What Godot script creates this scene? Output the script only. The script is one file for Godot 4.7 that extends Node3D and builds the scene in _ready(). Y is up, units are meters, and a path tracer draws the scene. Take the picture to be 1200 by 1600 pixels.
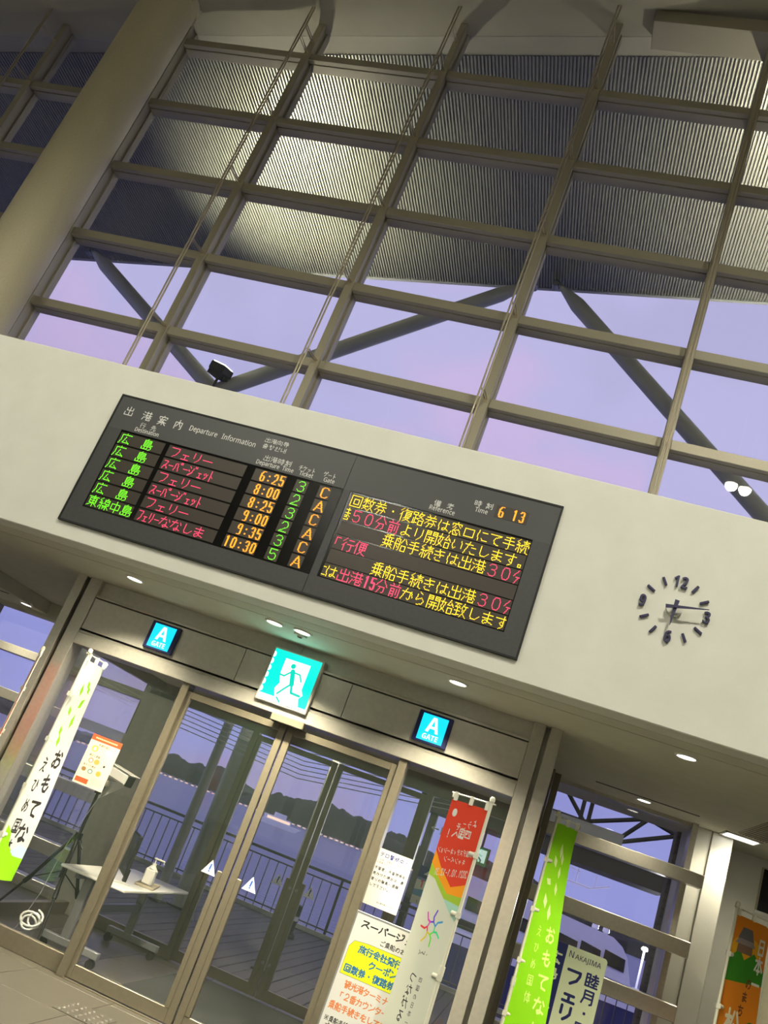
extends Node3D
# A ferry terminal hall at dusk: departure board on a white fascia, glass vestibule below, tall window above.
# Units are metres; the camera stands 1.5 m above the floor at the origin and looks towards -z.

const SOFFIT := 2.607
const SCREEN_Z := -6.18
const OUTER_Z := -8.1
const FASCIA_Z := -5.112
var names := {}
var M := {}
var rng := RandomNumberGenerator.new()

# ---------------------------------------------------------------- mesh helpers
func mb() -> SurfaceTool:
	var st := SurfaceTool.new()
	st.begin(Mesh.PRIMITIVE_TRIANGLES)
	return st

func vert(st: SurfaceTool, p: Vector3, n: Vector3, uv := Vector2.ZERO) -> void:
	st.set_normal(n)
	st.set_uv(uv)
	st.add_vertex(p)

# a b c d run clockwise seen from the front, from the top left corner
func quad(st: SurfaceTool, a: Vector3, b: Vector3, c: Vector3, d: Vector3, u0 := Vector2.ZERO, u1 := Vector2.ONE) -> void:
	var n := (c - a).cross(b - a).normalized()
	var ta := Vector2(u0.x, u0.y)
	var tb := Vector2(u1.x, u0.y)
	var tc := Vector2(u1.x, u1.y)
	var td := Vector2(u0.x, u1.y)
	vert(st, a, n, ta); vert(st, b, n, tb); vert(st, c, n, tc)
	vert(st, a, n, ta); vert(st, c, n, tc); vert(st, d, n, td)

# a flat polygon whose front looks along "out"
func poly(st: SurfaceTool, pts: Array, out: Vector3) -> void:
	var n: Vector3 = (pts[2] - pts[0]).cross(pts[1] - pts[0]).normalized()
	var flip := n.dot(out) < 0.0
	if flip: n = -n
	for i in range(1, pts.size() - 1):
		var b: Vector3 = pts[i + 1] if flip else pts[i]
		var c: Vector3 = pts[i] if flip else pts[i + 1]
		vert(st, pts[0], n); vert(st, b, n); vert(st, c, n)

func bx(st: SurfaceTool, lo: Vector3, hi: Vector3, t := Transform3D()) -> void:
	var v := []
	for i in 8:
		v.append(t * Vector3(hi.x if i & 1 else lo.x, hi.y if i & 2 else lo.y, hi.z if i & 4 else lo.z))
	quad(st, v[6], v[7], v[5], v[4]); quad(st, v[3], v[2], v[0], v[1])
	quad(st, v[7], v[3], v[1], v[5]); quad(st, v[2], v[6], v[4], v[0])
	quad(st, v[2], v[3], v[7], v[6]); quad(st, v[4], v[5], v[1], v[0])

# a box with chamfered edges
func bev(st: SurfaceTool, lo: Vector3, hi: Vector3, b: float, t := Transform3D()) -> void:
	var c := (lo + hi) / 2.0
	var h := (hi - lo) / 2.0
	b = minf(b, minf(h.x, minf(h.y, h.z)) * 0.9)
	var P := {}
	for sx in [-1, 1]:
		for sy in [-1, 1]:
			for sz in [-1, 1]:
				var s := Vector3(sx, sy, sz)
				for a in 3:
					var q := s * (h - Vector3.ONE * b)
					q[a] = s[a] * h[a]
					P[[sx, sy, sz, a]] = t * (c + q)
				poly(st, [P[[sx, sy, sz, 0]], P[[sx, sy, sz, 1]], P[[sx, sy, sz, 2]]], t.basis * s)
	for a in 3:
		var u := (a + 1) % 3
		var w := (a + 2) % 3
		for s in [-1, 1]:
			var f := []
			for k in [[-1, -1], [1, -1], [1, 1], [-1, 1]]:
				var key := [0, 0, 0, a]
				key[a] = s; key[u] = k[0]; key[w] = k[1]
				f.append(P[key])
			var o := Vector3.ZERO
			o[a] = s
			poly(st, f, t.basis * o)
			for r in [-1, 1]:
				var e := []
				for k in [[-1, a], [1, a], [1, u], [-1, u]]:
					var key := [0, 0, 0, k[1]]
					key[a] = s; key[u] = r; key[w] = k[0]
					e.append(P[key])
				var o2 := Vector3.ZERO
				o2[a] = s; o2[u] = r
				poly(st, e, t.basis * o2)

func frame_of(dir: Vector3) -> Basis:
	var y := dir.normalized()
	var x := y.cross(Vector3.RIGHT if absf(y.x) < 0.8 else Vector3.BACK).normalized()
	return Basis(x, y, x.cross(y))

func tube(st: SurfaceTool, a: Vector3, b: Vector3, r0: float, r1 := -1.0, n := 12, caps := true) -> void:
	if r1 < 0.0: r1 = r0
	var f := frame_of(b - a)
	for i in n:
		var p0 := TAU * i / n
		var p1 := TAU * (i + 1) / n
		var d0 := f.x * cos(p0) + f.z * sin(p0)
		var d1 := f.x * cos(p1) + f.z * sin(p1)
		var q := [b + d0 * r1, b + d1 * r1, a + d1 * r0, a + d0 * r0]
		var out := d0 + d1
		var flip: bool = (q[2] - q[0]).cross(q[1] - q[0]).dot(out) < 0.0
		var order := [0, 2, 1, 0, 3, 2] if flip else [0, 1, 2, 0, 2, 3]
		for k in order:
			vert(st, q[k], d0 if k == 0 or k == 3 else d1, Vector2(float(i) / n, 0.0))
		if caps:
			if r1 > 0.0005: poly(st, [b, q[0], q[1]], f.y)
			if r0 > 0.0005: poly(st, [a, q[3], q[2]], -f.y)

func wire(st: SurfaceTool, pts: Array, r: float, n := 8) -> void:
	for i in pts.size() - 1:
		tube(st, pts[i], pts[i + 1], r, r, n)

# profile of Vector2(radius, height) turned round the y axis
func lathe(st: SurfaceTool, prof: Array, o: Vector3, n := 20, t := Basis()) -> void:
	for k in prof.size() - 1:
		var a: Vector2 = prof[k]
		var b: Vector2 = prof[k + 1]
		var sl := Vector2(b.y - a.y, a.x - b.x).normalized()
		for i in n:
			var q := []
			var nn := []
			for j in 2:
				var p := TAU * (i + j) / n
				var d := Vector3(cos(p), 0, sin(p))
				q.append_array([o + t * (d * a.x + Vector3.UP * a.y), o + t * (d * b.x + Vector3.UP * b.y)])
				nn.append(t * (d * sl.x + Vector3.UP * sl.y).normalized())
			var flip: bool = (q[3] - q[0]).cross(q[1] - q[0]).dot(nn[0] + nn[1]) < 0.0 if a.x > 0.0005 else (q[3] - q[0]).cross(q[1] - q[0]).dot(nn[0] + nn[1]) < 0.0
			var order := [0, 3, 1, 0, 2, 3] if flip else [0, 1, 3, 0, 3, 2]
			for m in order:
				vert(st, q[m], nn[0] if m < 2 else nn[1])

# a convex or simple outline in the x-y plane pushed from z0 to z1
func prism(st: SurfaceTool, pts: PackedVector2Array, z0: float, z1: float, t := Transform3D()) -> void:
	var idx := Geometry2D.triangulate_polygon(pts)
	for s in [0, 1]:
		var z := z1 if s else z0
		for i in range(0, idx.size(), 3):
			poly(st, [t * Vector3(pts[idx[i]].x, pts[idx[i]].y, z), t * Vector3(pts[idx[i + 1]].x, pts[idx[i + 1]].y, z), t * Vector3(pts[idx[i + 2]].x, pts[idx[i + 2]].y, z)], t.basis * Vector3(0, 0, 1 if (z1 > z0) == bool(s) else -1))
	var turn := 1.0 if Geometry2D.is_polygon_clockwise(pts) else -1.0
	for i in pts.size():
		var a := pts[i]
		var b := pts[(i + 1) % pts.size()]
		var e := (b - a).orthogonal() * turn * -1.0
		poly(st, [t * Vector3(a.x, a.y, z0), t * Vector3(b.x, b.y, z0), t * Vector3(b.x, b.y, z1), t * Vector3(a.x, a.y, z1)], t.basis * Vector3(e.x, e.y, 0))

# ---------------------------------------------------------------- node helpers
func numbered(called: String) -> String:
	var k: int = names.get(called, 0)
	names[called] = k + 1
	return called if k == 0 else "%s_%03d" % [called, k]

func obj(called: String, st: SurfaceTool, m: Material, parent: Node = self) -> MeshInstance3D:
	var o := MeshInstance3D.new()
	o.mesh = st.commit()
	o.material_override = m
	o.name = numbered(called) if parent == self else called
	parent.add_child(o, true)
	return o

func tag(o: Node, label: String, category := "", group := "", kind := "") -> Node:
	o.set_meta("label", label)
	if category: o.set_meta("category", category)
	if group: o.set_meta("group", group)
	if kind: o.set_meta("kind", kind)
	return o

func thing(called: String, label: String, category: String, at := Vector3.ZERO, turn := 0.0, group := "") -> Node3D:
	var o := Node3D.new()
	o.name = numbered(called)
	add_child(o)
	o.position = at
	o.rotation.y = turn
	tag(o, label, category, group)
	return o

func structure(called: String, label := "") -> Node3D:
	var o := Node3D.new()
	o.name = numbered(called)
	add_child(o)
	o.set_meta("kind", "structure")
	if label: o.set_meta("label", label)
	return o

func part(called: String, lo: Vector3, hi: Vector3, m: Material, parent: Node, b := 0.0) -> MeshInstance3D:
	var st := mb()
	if b > 0.0: bev(st, lo, hi, b)
	else: bx(st, lo, hi)
	return obj(called, st, m, parent)

# a box whose +z face carries a whole texture; the other faces take the plain material
func printed(called: String, lo: Vector3, hi: Vector3, m: Material, edge: Material, parent: Node, u0 := Vector2.ZERO, u1 := Vector2.ONE, t := Transform3D()) -> MeshInstance3D:
	var st := mb()
	quad(st, t * Vector3(lo.x, hi.y, hi.z), t * hi, t * Vector3(hi.x, lo.y, hi.z), t * Vector3(lo.x, lo.y, hi.z), u0, u1)
	var o := MeshInstance3D.new()
	var mesh := st.commit()
	st = mb()
	bx(st, lo, hi - Vector3(0, 0, minf(0.0006, (hi.z - lo.z) * 0.3)), t)
	st.commit(mesh)
	mesh.surface_set_material(0, m)
	mesh.surface_set_material(1, edge)
	o.mesh = mesh
	o.name = numbered(called) if parent == self else called
	parent.add_child(o, true)
	return o

func letters(called: String, text: String, size: float, at: Vector3, m: Material, parent: Node, bold := false, squeeze := 1.0, depth := 0.002) -> MeshInstance3D:
	var t := TextMesh.new()
	var f := SystemFont.new()
	f.font_names = ["Droid Sans"]
	if bold: f.font_weight = 700
	t.font = f
	t.text = text
	t.font_size = 64
	t.pixel_size = size / 64.0
	t.depth = depth
	t.curve_step = 4.0
	var o := MeshInstance3D.new()
	o.mesh = t
	o.material_override = m
	o.name = called
	parent.add_child(o, true)
	o.position = at
	o.scale.x = squeeze
	return o

# ---------------------------------------------------------------- materials
func mat(c: Color, rough := 0.6, metal := 0.0, spec := 0.5) -> StandardMaterial3D:
	var m := StandardMaterial3D.new()
	m.albedo_color = c
	m.roughness = rough
	m.metallic = metal
	m.metallic_specular = spec
	return m

func glow(c: Color, energy: float, base := Color.BLACK) -> StandardMaterial3D:
	var m := mat(base, 0.5)
	m.emission_enabled = true
	m.emission = c
	m.emission_energy_multiplier = energy
	return m

func noise_tex(freq: float, lo: Color, hi: Color, seed_: int, size := 512, oct := 4) -> ImageTexture:
	var n := FastNoiseLite.new()
	n.seed = seed_
	n.frequency = freq
	n.fractal_octaves = oct
	var g: Image = n.get_seamless_image(size, size)
	var im := Image.create(size, size, false, Image.FORMAT_RGB8)
	for y in size:
		for x in size:
			im.set_pixel(x, y, lo.lerp(hi, g.get_pixel(x, y).r))
	return ImageTexture.create_from_image(im)

func grained(m: StandardMaterial3D, tex: Texture2D, scale: float, relief := 0.0) -> StandardMaterial3D:
	m.albedo_texture = tex
	m.uv1_triplanar = true
	m.uv1_world_triplanar = true
	m.uv1_scale = Vector3.ONE * scale
	if relief > 0.0:
		m.heightmap_enabled = true
		m.heightmap_texture = tex
		m.heightmap_scale = relief
	return m

func glass(alpha := 0.02, tint := Color(0.55, 0.62, 0.58)) -> StandardMaterial3D:
	var m := mat(Color(tint, alpha), 0.0, 0.0, 0.5)
	m.transparency = BaseMaterial3D.TRANSPARENCY_ALPHA
	return m

func print_mat(im: Image, rough := 0.7, mirrored := false) -> StandardMaterial3D:
	var m := mat(Color.WHITE, rough)
	if mirrored: im.flip_x()
	m.albedo_texture = ImageTexture.create_from_image(im)
	return m

# ---------------------------------------------------------------- drawing print into images
const GLYPHS := {
	"フ": "22d2d5ba6e",
	"ェ": "48c8 888e 3ede",
	"エ": "23d3 838d 1ded",
	"リ": "4249 c2c8ab7e",
	"ー": "18e8",
	"ス": "23c3c4a74a1e 89ed",
	"ハ": "53491d a3c8ed",
	"パ": "53491d a3c8ed d1f1f3d3d1",
	"シ": "2254 1749 2ec9e4",
	"ジ": "2254 1749 2ec9e4 a0b2 d0e2",
	"ッ": "3759 7698 d7ba6e",
	"ト": "616f 67ca",
	"チ": "c133 17e7 83896d4e",
	"ケ": "5117 44e4 a49a5e",
	"ゲ": "5117 44e4 a49a5e c0d2 e0f2",
	"テ": "32c2 16e6 86896d3e",
	"デ": "32c2 16e6 86896d3e d0d1 f0f1",
	"ロ": "23d3dd2d23",
	"ィ": "b6884a 888e",
	"ネ": "8183 25c57a1c 888f aacc",
	"ョ": "56b6be5e 5aba",
	"ン": "2254 2ed8e4",
	"キ": "25c4 1ad9 619e",
	"ャ": "49d7bb 658e",
	"ペ": "1a55ed b2d2d4b4b2",
	"タ": "6117 44d4ba4f 58aa",
	"ミ": "33b5 37a9 2bce",
	"ナ": "17e7 818a4f",
	"ル": "53591e 929de9",
	"カ": "15d5cdad 615a1f",
	"ウ": "8183 2824d4d8bc5f",
	"ク": "6118 44d4ba4f",
	"ポ": "15e5 818f6e 4a2d cadd d0f0f2d2d0",
	"は": "32283e 65e5 b2bb9d7d7b9aed",
	"に": "32283e 74d4 7b8ded",
	"て": "13e386697dce",
	"よ": "84d4 818c5e3d3b6aed",
	"り": "42484b c2c8ac7f",
	"い": "332a4d6b c3d7db",
	"た": "14a4 611f 97e7 8c9eee",
	"し": "424b5dade9",
	"ま": "24d4 28d8 818c5e3d3b6aed",
	"す": "14e4 a1aa8b6987a8ac6f",
	"。": "2b5b5e2e2b",
	"、": "2b4e",
	"き": "24d3 28d7 719a 4b3c5eae",
	"か": "15b5bbad8c 611e c4ea",
	"ら": "6193 443a97caae5f",
	"な": "1494 611b c3e6 a7ad7e6c9bed",
	"の": "83684d2c286393c4e9cd9e",
	"ご": "34b4 3b4ede c0d2 e0f2",
	"お": "14a4 616d4e2c3a97d8ebbe8e c2e4",
	"を": "24d4 711a68888b d76b6eee",
	"く": "b148bf",
	"だ": "14a4 611f 97e7 8c9eee c0d2 e0f2",
	"さ": "25e4 71ba 4b3c5eae",
	"へ": "1a55ed",
	"う": "5193 3797c7ca6f",
	"こ": "34c4 2b4ede",
	"そ": "32c228e77a7dbf",
	"ち": "14e4 613a97daae5f",
	"え": "51a3 36c62f8a9edf",
	"ひ": "14643a5e9ebab3d7e9",
	"め": "426a a28a4e2b467596d8dcae",
	"け": "32283e 65e5 b2ba8f",
	"広": "8082 22f2 22290f 855ded aaee",
	"島": "7061 32c2c6 323a 34c4 36c6 38f8 3aeaedbf 1b1e9e9b 5b5e",
	"東": "12e2 34c4ca3a34 37c7 808f 7a1e 9aee",
	"線": "4013451767 484f 2a1d 6a7c b0a2 82e2e78782 84e4 b8bf 7aaa7e f8ba bafe",
	"中": "24d4db2b24 808f",
	"回": "11e1ee1e11 55b5bb5b55",
	"数": "4047 1383 2132 7162 4316 4376 482b7e 791e 1a8a b095 a3f3 d3c98f 95bbff",
	"券": "4052 b0a2 23d3 16e6 73661b 96eb 5abaad9e 7a4f",
	"復": "4013 4418 373f 8063 72f2 84e4e88884 86e6 986c 8ada6f 8bff",
	"路": "1161641411 444e 4878 282e 1e7d a085 92e279 94f9 9aeaef9f9a",
	"窓": "8081 2422d2d4 6337 93c6 764ab9 a8ca 2c1f 4b5fafad 7b8d cbee",
	"口": "24d4dd2d24",
	"手": "c132 25d5 19e9 828e6f",
	"続": "4013451767 484f 2a1d 6a7c b0b4 82f2 94e4 7876f6f8 a87f c8ceff",
	"港": "1132 0526 391e 7076 c0c6 52e2 46f6 865a b6fa 89c9cb8b 898eeeec",
	"分": "6017 90e7 48b8bd9e 783f",
	"前": "4052 b0a2 13e3 3f36767e6f 3979 3c7c a6ac d5debf",
	"開": "1f116165 1565 1363 9591e1eecf 93e3 95e5 48b8 3bcb 686b4f 989f",
	"始": "301a6e 544a0f 0464 b086e5 c3f7 99e9ef9f99",
	"乗": "c041 23d3 17e7 434b b3bb 2bdb 808f 7b1f 9bef",
	"船": "4032 1f12626e5f 0878 3445 3a4c a186 c1f6 99e9ef9f99",
	"出": "808e 3236d6d2 191eeee9",
	"行": "5014 5519 383f 82e2 77f7 c7ce9f",
	"便": "4016 343f 61f1 73e3e97973 76e6 b1ba6f 7abdff",
	"致": "0171 411565 5376 1979 464e 0e7d b095 a3f3 d3c98f 95bbff",
	"案": "8081 1412e2e4 6348ba a5883a 26d6 1beb 898f 7b1f 9bef",
	"内": "2f24d4debf 80844b 85bb",
	"向": "7053 1f13e3eecf 57a7ac5c57",
	"导": "31c1c333 3136e6e4 19f9 b7be9f 4b6d",
	"先": "5135 43c3 8087 17e7 575b1f a7aeeeeb",
	"時": "12525c1c12 1757 b0b5 82e2 75f5 79f9 c6ceaf 8bad",
	"刻": "4042 1393 532676 761c 981f 5b8e b2ba e0eecf",
	"備": "4016 343f 8084 c0c4 62f2 65f5 755f 8f87e7eedf 8aea 8cec b7bf",
	"考": "22b2 7075 15e5 d11d 686bcbbe8f",
	"출": "7091 32c2 8235 83d5 17e7 8789 39c9cb3b3ece",
	"항": "4061 2383 5476583654 c0c9 c4f4 8aad8f5d8a",
	"안": "5175593551 c0c9 c4f4 3a3ede",
	"내": "222c8a a1af a7e7 e0ef",
	"警": "1272 3033 5053 24747767 2656 b093 a2f2 d289 a3f8 29d9 4bbb 4dbdbf4f4d",
	"戒": "14f4 a0b8fe d67f d1e2 1888 363a1e 666d",
	"不": "12e2 921b 858f 96ea",
	"審": "8081 1412e2e4 b344 17e7 848a 862a 86ea 4bbbbf4f4b 4dbd 8b8f",
	"者": "22b2 7075 15e5 d11b 48b8bf4f48 4bbb",
	"物": "2115 2373 404f 0a77 a077 93f3edcf b379 d47f",
	"等": "3013 3171 a083 a1e1 8387 35c5 17e7 1aea b8be9f 4b6d",
	"見": "31c1c93931 34c4 36c6 695c1f 999eeeec",
	"場": "313c 0565 0d6b 80e0e58580 83e3 67f7 986c 89f9eecf b97e",
	"合": "8017 80f7 57b7 49b9bf4f49",
	"最": "40b0b44440 42b2 16e6 262e 666f 2868 2b6b 1e7d 88d87f 99ff",
	"寄": "8081 1412e2e4 35c5 8349 86c8 19e9 c9ce9f 4b8b8e4e4b",
	"職": "0161 111c 515f 1454 1858 0d6b 72b2 66f6 78a8ad7d78 7aaa c0cadf e89f",
	"員": "40b0b34340 35c5cc3c35 37c7 3aca 5c1f acef",
	"通": "2143 15353b1e 3c5efe 60d0a2 6c63d3dc 66d6 69d9 a3ac",
	"報": "404f 1272 0575 2638 6658 1979 0c7c 9f91e1e5c5 a7e79f a8ff",
	"下": "12e2 727f 76ca",
	"旅": "4042 0373 330f 27675d4e 9074 83f3 e587 979eac b6cbff e9cb",
	"会": "8016 80f6 55a5 28d8 784dcd abdf",
	"社": "3041 136319 373f 486a b1be 76f6 6efe",
	"発": "216117 1334 90f7 d1b2 f3c4 47b7 2ada 676b1f 979eeeec",
	"観": "2013 1272 4418 373f 3777 3979 3b7b 3e7e 575e 91e1e99991 94e4 96e6 a97f c9cefe",
	"光": "8087 3255 d1a5 17e7 575b1f a7aeeeeb",
	"番": "c032 14e4 8188 8418 84e8 39c9cf3f39 3ccc 898f",
	"客": "8081 1412e2e4 6328 54b42b 55eb 5bbbbf5f5b",
	"様": "303f 0464 350a 3568 90a2 d0c2 83f3 85e5 77f7 b3bf9f 7baa7e e9cb cafe",
	"了": "22d2868e5f",
	"睦": "11515e1e11 1555 1a5a b0b5 82e2 75f5 a579 c5c8f8 b9be 8beb 7efe",
	"月": "31d1debf 31391f 35d5 39d9",
	"野": "1171771711 1474 414d 1a7a 0e7d 91e1b4 93d6 87f7d9 b7be9f",
	"呉": "41b1b44441 4449c9 c6cb 1bfb 6b2f 9bef",
	"本": "13e3 808f 731c 93fc 5cbc",
	"一": "18e8",
	"日": "31c1ce3e31 37c7",
	"松": "303f 0464 350a 3568 9177 c1f7 a87ded caff",
	"山": "818d 252dddd5",
	"四": "13e3ed1d13 63654a a3a8d8",
	"国": "11e1ee1e11 44b4 48b8 3ccc 848c 99ab",
	"体": "4016 343f 63f3 b0bf a36c c3fc 8cdc",
	"0": "61a1c4cbae6e4b4461",
	"1": "5381 818e",
	"2": "4461a1c4c73ece",
	"3": "4361a1c3c5a7 77a7c9ccae6e4c",
	"4": "a1ae a13ada",
	"5": "c141 4147 47a6c8ccae6e4c",
	"6": "b17144 444c6eaeccc9a747",
	"8": "61a1c3c5a767454361 a7c9ccae6e4c4967",
	"9": "c76746 464361a1c3ccae5e",
	"C": "c3a161434c6eaecc",
	"A": "3e81de 5aba",
	":": "8586 8b8c",
	"・": "7888 7787",
	"！": "828a 8d8e",
	"「": "d282 828a",
	".": "7d8d 7e8e",
	"-": "4858b8",
	"※": "2dd2 22dd 7282 7d8d 2728 d7d8",
	"も": "716c8ebeda 25b4 29b8",
	"つ": "1694c4e8db7e",
	"が": "15b5bbad8c 611e c4ea c0d2 e0f2",
	"る": "32c23a97d9dd9f6e7cad",
	"ろ": "32c23a97d9dc9f5f",
}

func strokes_of(ch: String) -> Array:
	var out := []
	if not GLYPHS.has(ch): return out
	for s in GLYPHS[ch].split(" "):
		var line := []
		for i in range(0, s.length(), 2):
			line.append(Vector2(s[i].hex_to_int(), s[i + 1].hex_to_int()))
		out.append(line)
	return out

func new_image(w: int, h: int, c: Color) -> Image:
	var im := Image.create(w, h, false, Image.FORMAT_RGB8)
	im.fill(c)
	return im

func ink(im: Image, pts: Array, width: float, c: Color) -> void:
	var w := im.get_width()
	var h := im.get_height()
	var r := width / 2.0
	for k in pts.size() - 1:
		var a: Vector2 = pts[k]
		var b: Vector2 = pts[k + 1]
		var d := b - a
		var l := maxf(d.length_squared(), 0.0001)
		for y in range(maxi(0, floori(minf(a.y, b.y) - r - 1)), mini(h, ceili(maxf(a.y, b.y) + r + 1))):
			for x in range(maxi(0, floori(minf(a.x, b.x) - r - 1)), mini(w, ceili(maxf(a.x, b.x) + r + 1))):
				var p := Vector2(x + 0.5, y + 0.5)
				var t := clampf((p - a).dot(d) / l, 0.0, 1.0)
				var cover := clampf(r - p.distance_to(a + d * t) + 0.5, 0.0, 1.0)
				if cover > 0.0:
					im.set_pixel(x, y, im.get_pixel(x, y).lerp(c, cover))

func fill(im: Image, pts: Array, c: Color) -> void:
	var pv := PackedVector2Array(pts)
	var lo := pv[0]
	var hi := pv[0]
	for p in pv:
		lo = lo.min(p); hi = hi.max(p)
	for y in range(maxi(0, int(lo.y)), mini(im.get_height(), int(hi.y) + 1)):
		for x in range(maxi(0, int(lo.x)), mini(im.get_width(), int(hi.x) + 1)):
			if Geometry2D.is_point_in_polygon(Vector2(x + 0.5, y + 0.5), pv):
				im.set_pixel(x, y, c)

func disc(im: Image, c: Vector2, rx: float, ry: float, col: Color) -> void:
	for y in range(maxi(0, int(c.y - ry)), mini(im.get_height(), int(c.y + ry) + 1)):
		for x in range(maxi(0, int(c.x - rx)), mini(im.get_width(), int(c.x + rx) + 1)):
			if Vector2((x - c.x) / rx, (y - c.y) / ry).length() < 1.0:
				im.set_pixel(x, y, col)

# writes text with brush strokes; step is the advance, w and h the size of a character
func write(im: Image, text: String, at: Vector2, w: float, h: float, step: Vector2, width: float, c: Color) -> void:
	var p := at
	for ch in text:
		for s in strokes_of(ch):
			var q := []
			for v in s: q.append(p + Vector2((v.x + 0.5) / 16.0 * w, (v.y + 0.5) / 16.0 * h))
			ink(im, q, width, c)
		p += step

# writes text as lit dots on a 16-dot matrix; dot is the pixel size of a dot
func dots(im: Image, text: String, x0: int, y0: int, dot: int, c: Color, narrow := false, bold := false, limit := 9999) -> int:
	var x := x0
	for ch in text:
		var lit := {}
		for s in strokes_of(ch):
			for k in s.size() - 1:
				var n := maxi(1, int(maxf(absf(s[k].x - s[k + 1].x), absf(s[k].y - s[k + 1].y))))
				for i in n + 1:
					var v: Vector2 = s[k].lerp(s[k + 1], float(i) / n)
					var gx := floori((v.x * 0.5 if narrow else v.x) + 0.5)
					lit[Vector2i(mini(gx, 7) if narrow else gx, floori(v.y + 0.5))] = true
					if bold: lit[Vector2i(gx + 1, floori(v.y + 0.5))] = true
		for g in lit:
			if x + g.x >= 0 and x + g.x < limit:
				im.fill_rect(Rect2i((x + g.x) * dot, y0 + g.y * dot, dot, dot), c)
		x += 8 if narrow else 16
	return x

# ---------------------------------------------------------------- light and camera
func sky_image() -> Image:
	var w := 1024
	var h := 512
	var im := Image.create(w, h, false, Image.FORMAT_RGBF)
	var n := FastNoiseLite.new()
	n.seed = 11
	n.frequency = 1.1
	n.fractal_octaves = 5
	var low := Color(0.32, 0.34, 0.76)
	var mid := Color(0.55, 0.53, 0.86)
	var top := Color(0.50, 0.50, 0.84)
	for y in h:
		var el := 90.0 - (y + 0.5) / h * 180.0
		for x in w:
			var az := ((x + 0.5) / w - 0.5) * TAU
			var e := deg_to_rad(el)
			var d := Vector3(sin(az) * cos(e), sin(e), -cos(az) * cos(e))
			var c := low.lerp(mid, smoothstep(2.0, 30.0, el)).lerp(top, smoothstep(35.0, 90.0, el))
			if el < 0.0: c = low
			var k := n.get_noise_3d(d.x * 2.4 + 3.1, d.y * 4.2, d.z * 2.4)
			var pink := smoothstep(0.02, 0.42, k)
			pink *= 0.08 + 0.92 * smoothstep(-22.0, 4.0, rad_to_deg(az))
			c = c.lerp(Color(0.72, 0.53, 0.86) * (0.55 + 0.45 * smoothstep(2.0, 30.0, el)), pink * 0.6)
			c = c * (1.0 - 0.08 * smoothstep(0.05, 0.45, -k))
			im.set_pixel(x, y, c)
	return im

func set_light() -> void:
	var cam := Camera3D.new()
	cam.name = "camera"
	cam.position = Vector3(0, 1.5, 0)
	cam.rotation_order = EULER_ORDER_YXZ
	cam.rotation_degrees = Vector3(19.63981671, 16.6582135, 20.99392112)
	cam.fov = rad_to_deg(2.0 * atan(800.0 / 1366.346))
	cam.near = 0.05
	cam.far = 3000.0
	add_child(cam)
	cam.current = true
	var env := Environment.new()
	env.tonemap_mode = Environment.TONE_MAPPER_LINEAR
	env.tonemap_exposure = 1.0
	env.background_mode = Environment.BG_SKY
	var sky := Sky.new()
	var sm := PanoramaSkyMaterial.new()
	sm.panorama = ImageTexture.create_from_image(sky_image())
	sky.sky_material = sm
	env.sky = sky
	env.sdfgi_enabled = true
	env.ssao_enabled = true
	env.ssil_enabled = true
	var we := WorldEnvironment.new()
	we.name = "world"
	we.environment = env
	add_child(we)

func spot(at: Vector3, to: Vector3, energy: float, angle: float, blend: float, size: float, c: Color, parent: Node) -> void:
	var l := SpotLight3D.new()
	l.name = "lamp_light"
	parent.add_child(l, true)
	l.look_at_from_position(at, to, Vector3.UP if absf((to - at).normalized().y) < 0.99 else Vector3.RIGHT)
	l.light_energy = energy
	l.light_color = c
	l.spot_angle = angle
	l.spot_angle_attenuation = blend
	l.spot_range = 60.0
	l.spot_attenuation = 2.0
	l.light_size = size
	l.shadow_enabled = true

const WARM := Color(1.0, 0.975, 0.895)

func hall_lamp(x: float, z: float, energy: float, label: String) -> void:
	var y := 12.53 + 0.15 * x - 1.9
	var o := thing("high_bay_lamp", label, "lamp", Vector3(x, y, z), 0.0, "high bay lamps of the hall")
	var st := mb()
	lathe(st, [Vector2(0.04, 0.42), Vector2(0.05, 0.40), Vector2(0.07, 0.22), Vector2(0.13, 0.05), Vector2(0.155, -0.02), Vector2(0.145, -0.02), Vector2(0.12, 0.05), Vector2(0.0, 0.06)], Vector3.ZERO, 24)
	obj("reflector", st, M.metal_white, o)
	st = mb()
	tube(st, Vector3(0, 0.4, 0), Vector3(0, 1.75, 0), 0.015)
	obj("stem", st, M.metal_white, o)
	st = mb()
	tube(st, Vector3(0, 0.0, 0), Vector3(0, 0.03, 0), 0.115, 0.115, 24)
	obj("lamp_lens", st, glow(WARM, 30.0), o)
	spot(Vector3(x, y - 0.03, z), Vector3(x, 0, z), energy, 85.0, 0.6, 0.12, WARM, o)

func downlight(at: Vector3, label: String, energy: float, parent_group: String) -> void:
	var o := thing("ceiling_downlight", label, "downlight", at, 0.0, parent_group)
	var st := mb()
	lathe(st, [Vector2(0.054, -0.003), Vector2(0.057, -0.010), Vector2(0.068, -0.010), Vector2(0.073, 0.0)], Vector3.ZERO, 28)
	obj("trim_ring", st, M.metal_white, o)
	st = mb()
	tube(st, Vector3(0, -0.006, 0), Vector3(0, 0.0, 0), 0.055, 0.055, 28)
	obj("lamp_lens", st, glow(Color(1.0, 0.97, 0.9), 9.0), o)
	spot(at + Vector3(0, -0.02, 0), at + Vector3(0, -1, 0), energy, 62.0, 0.9, 0.05, Color(1.0, 0.95, 0.82), o)

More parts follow.
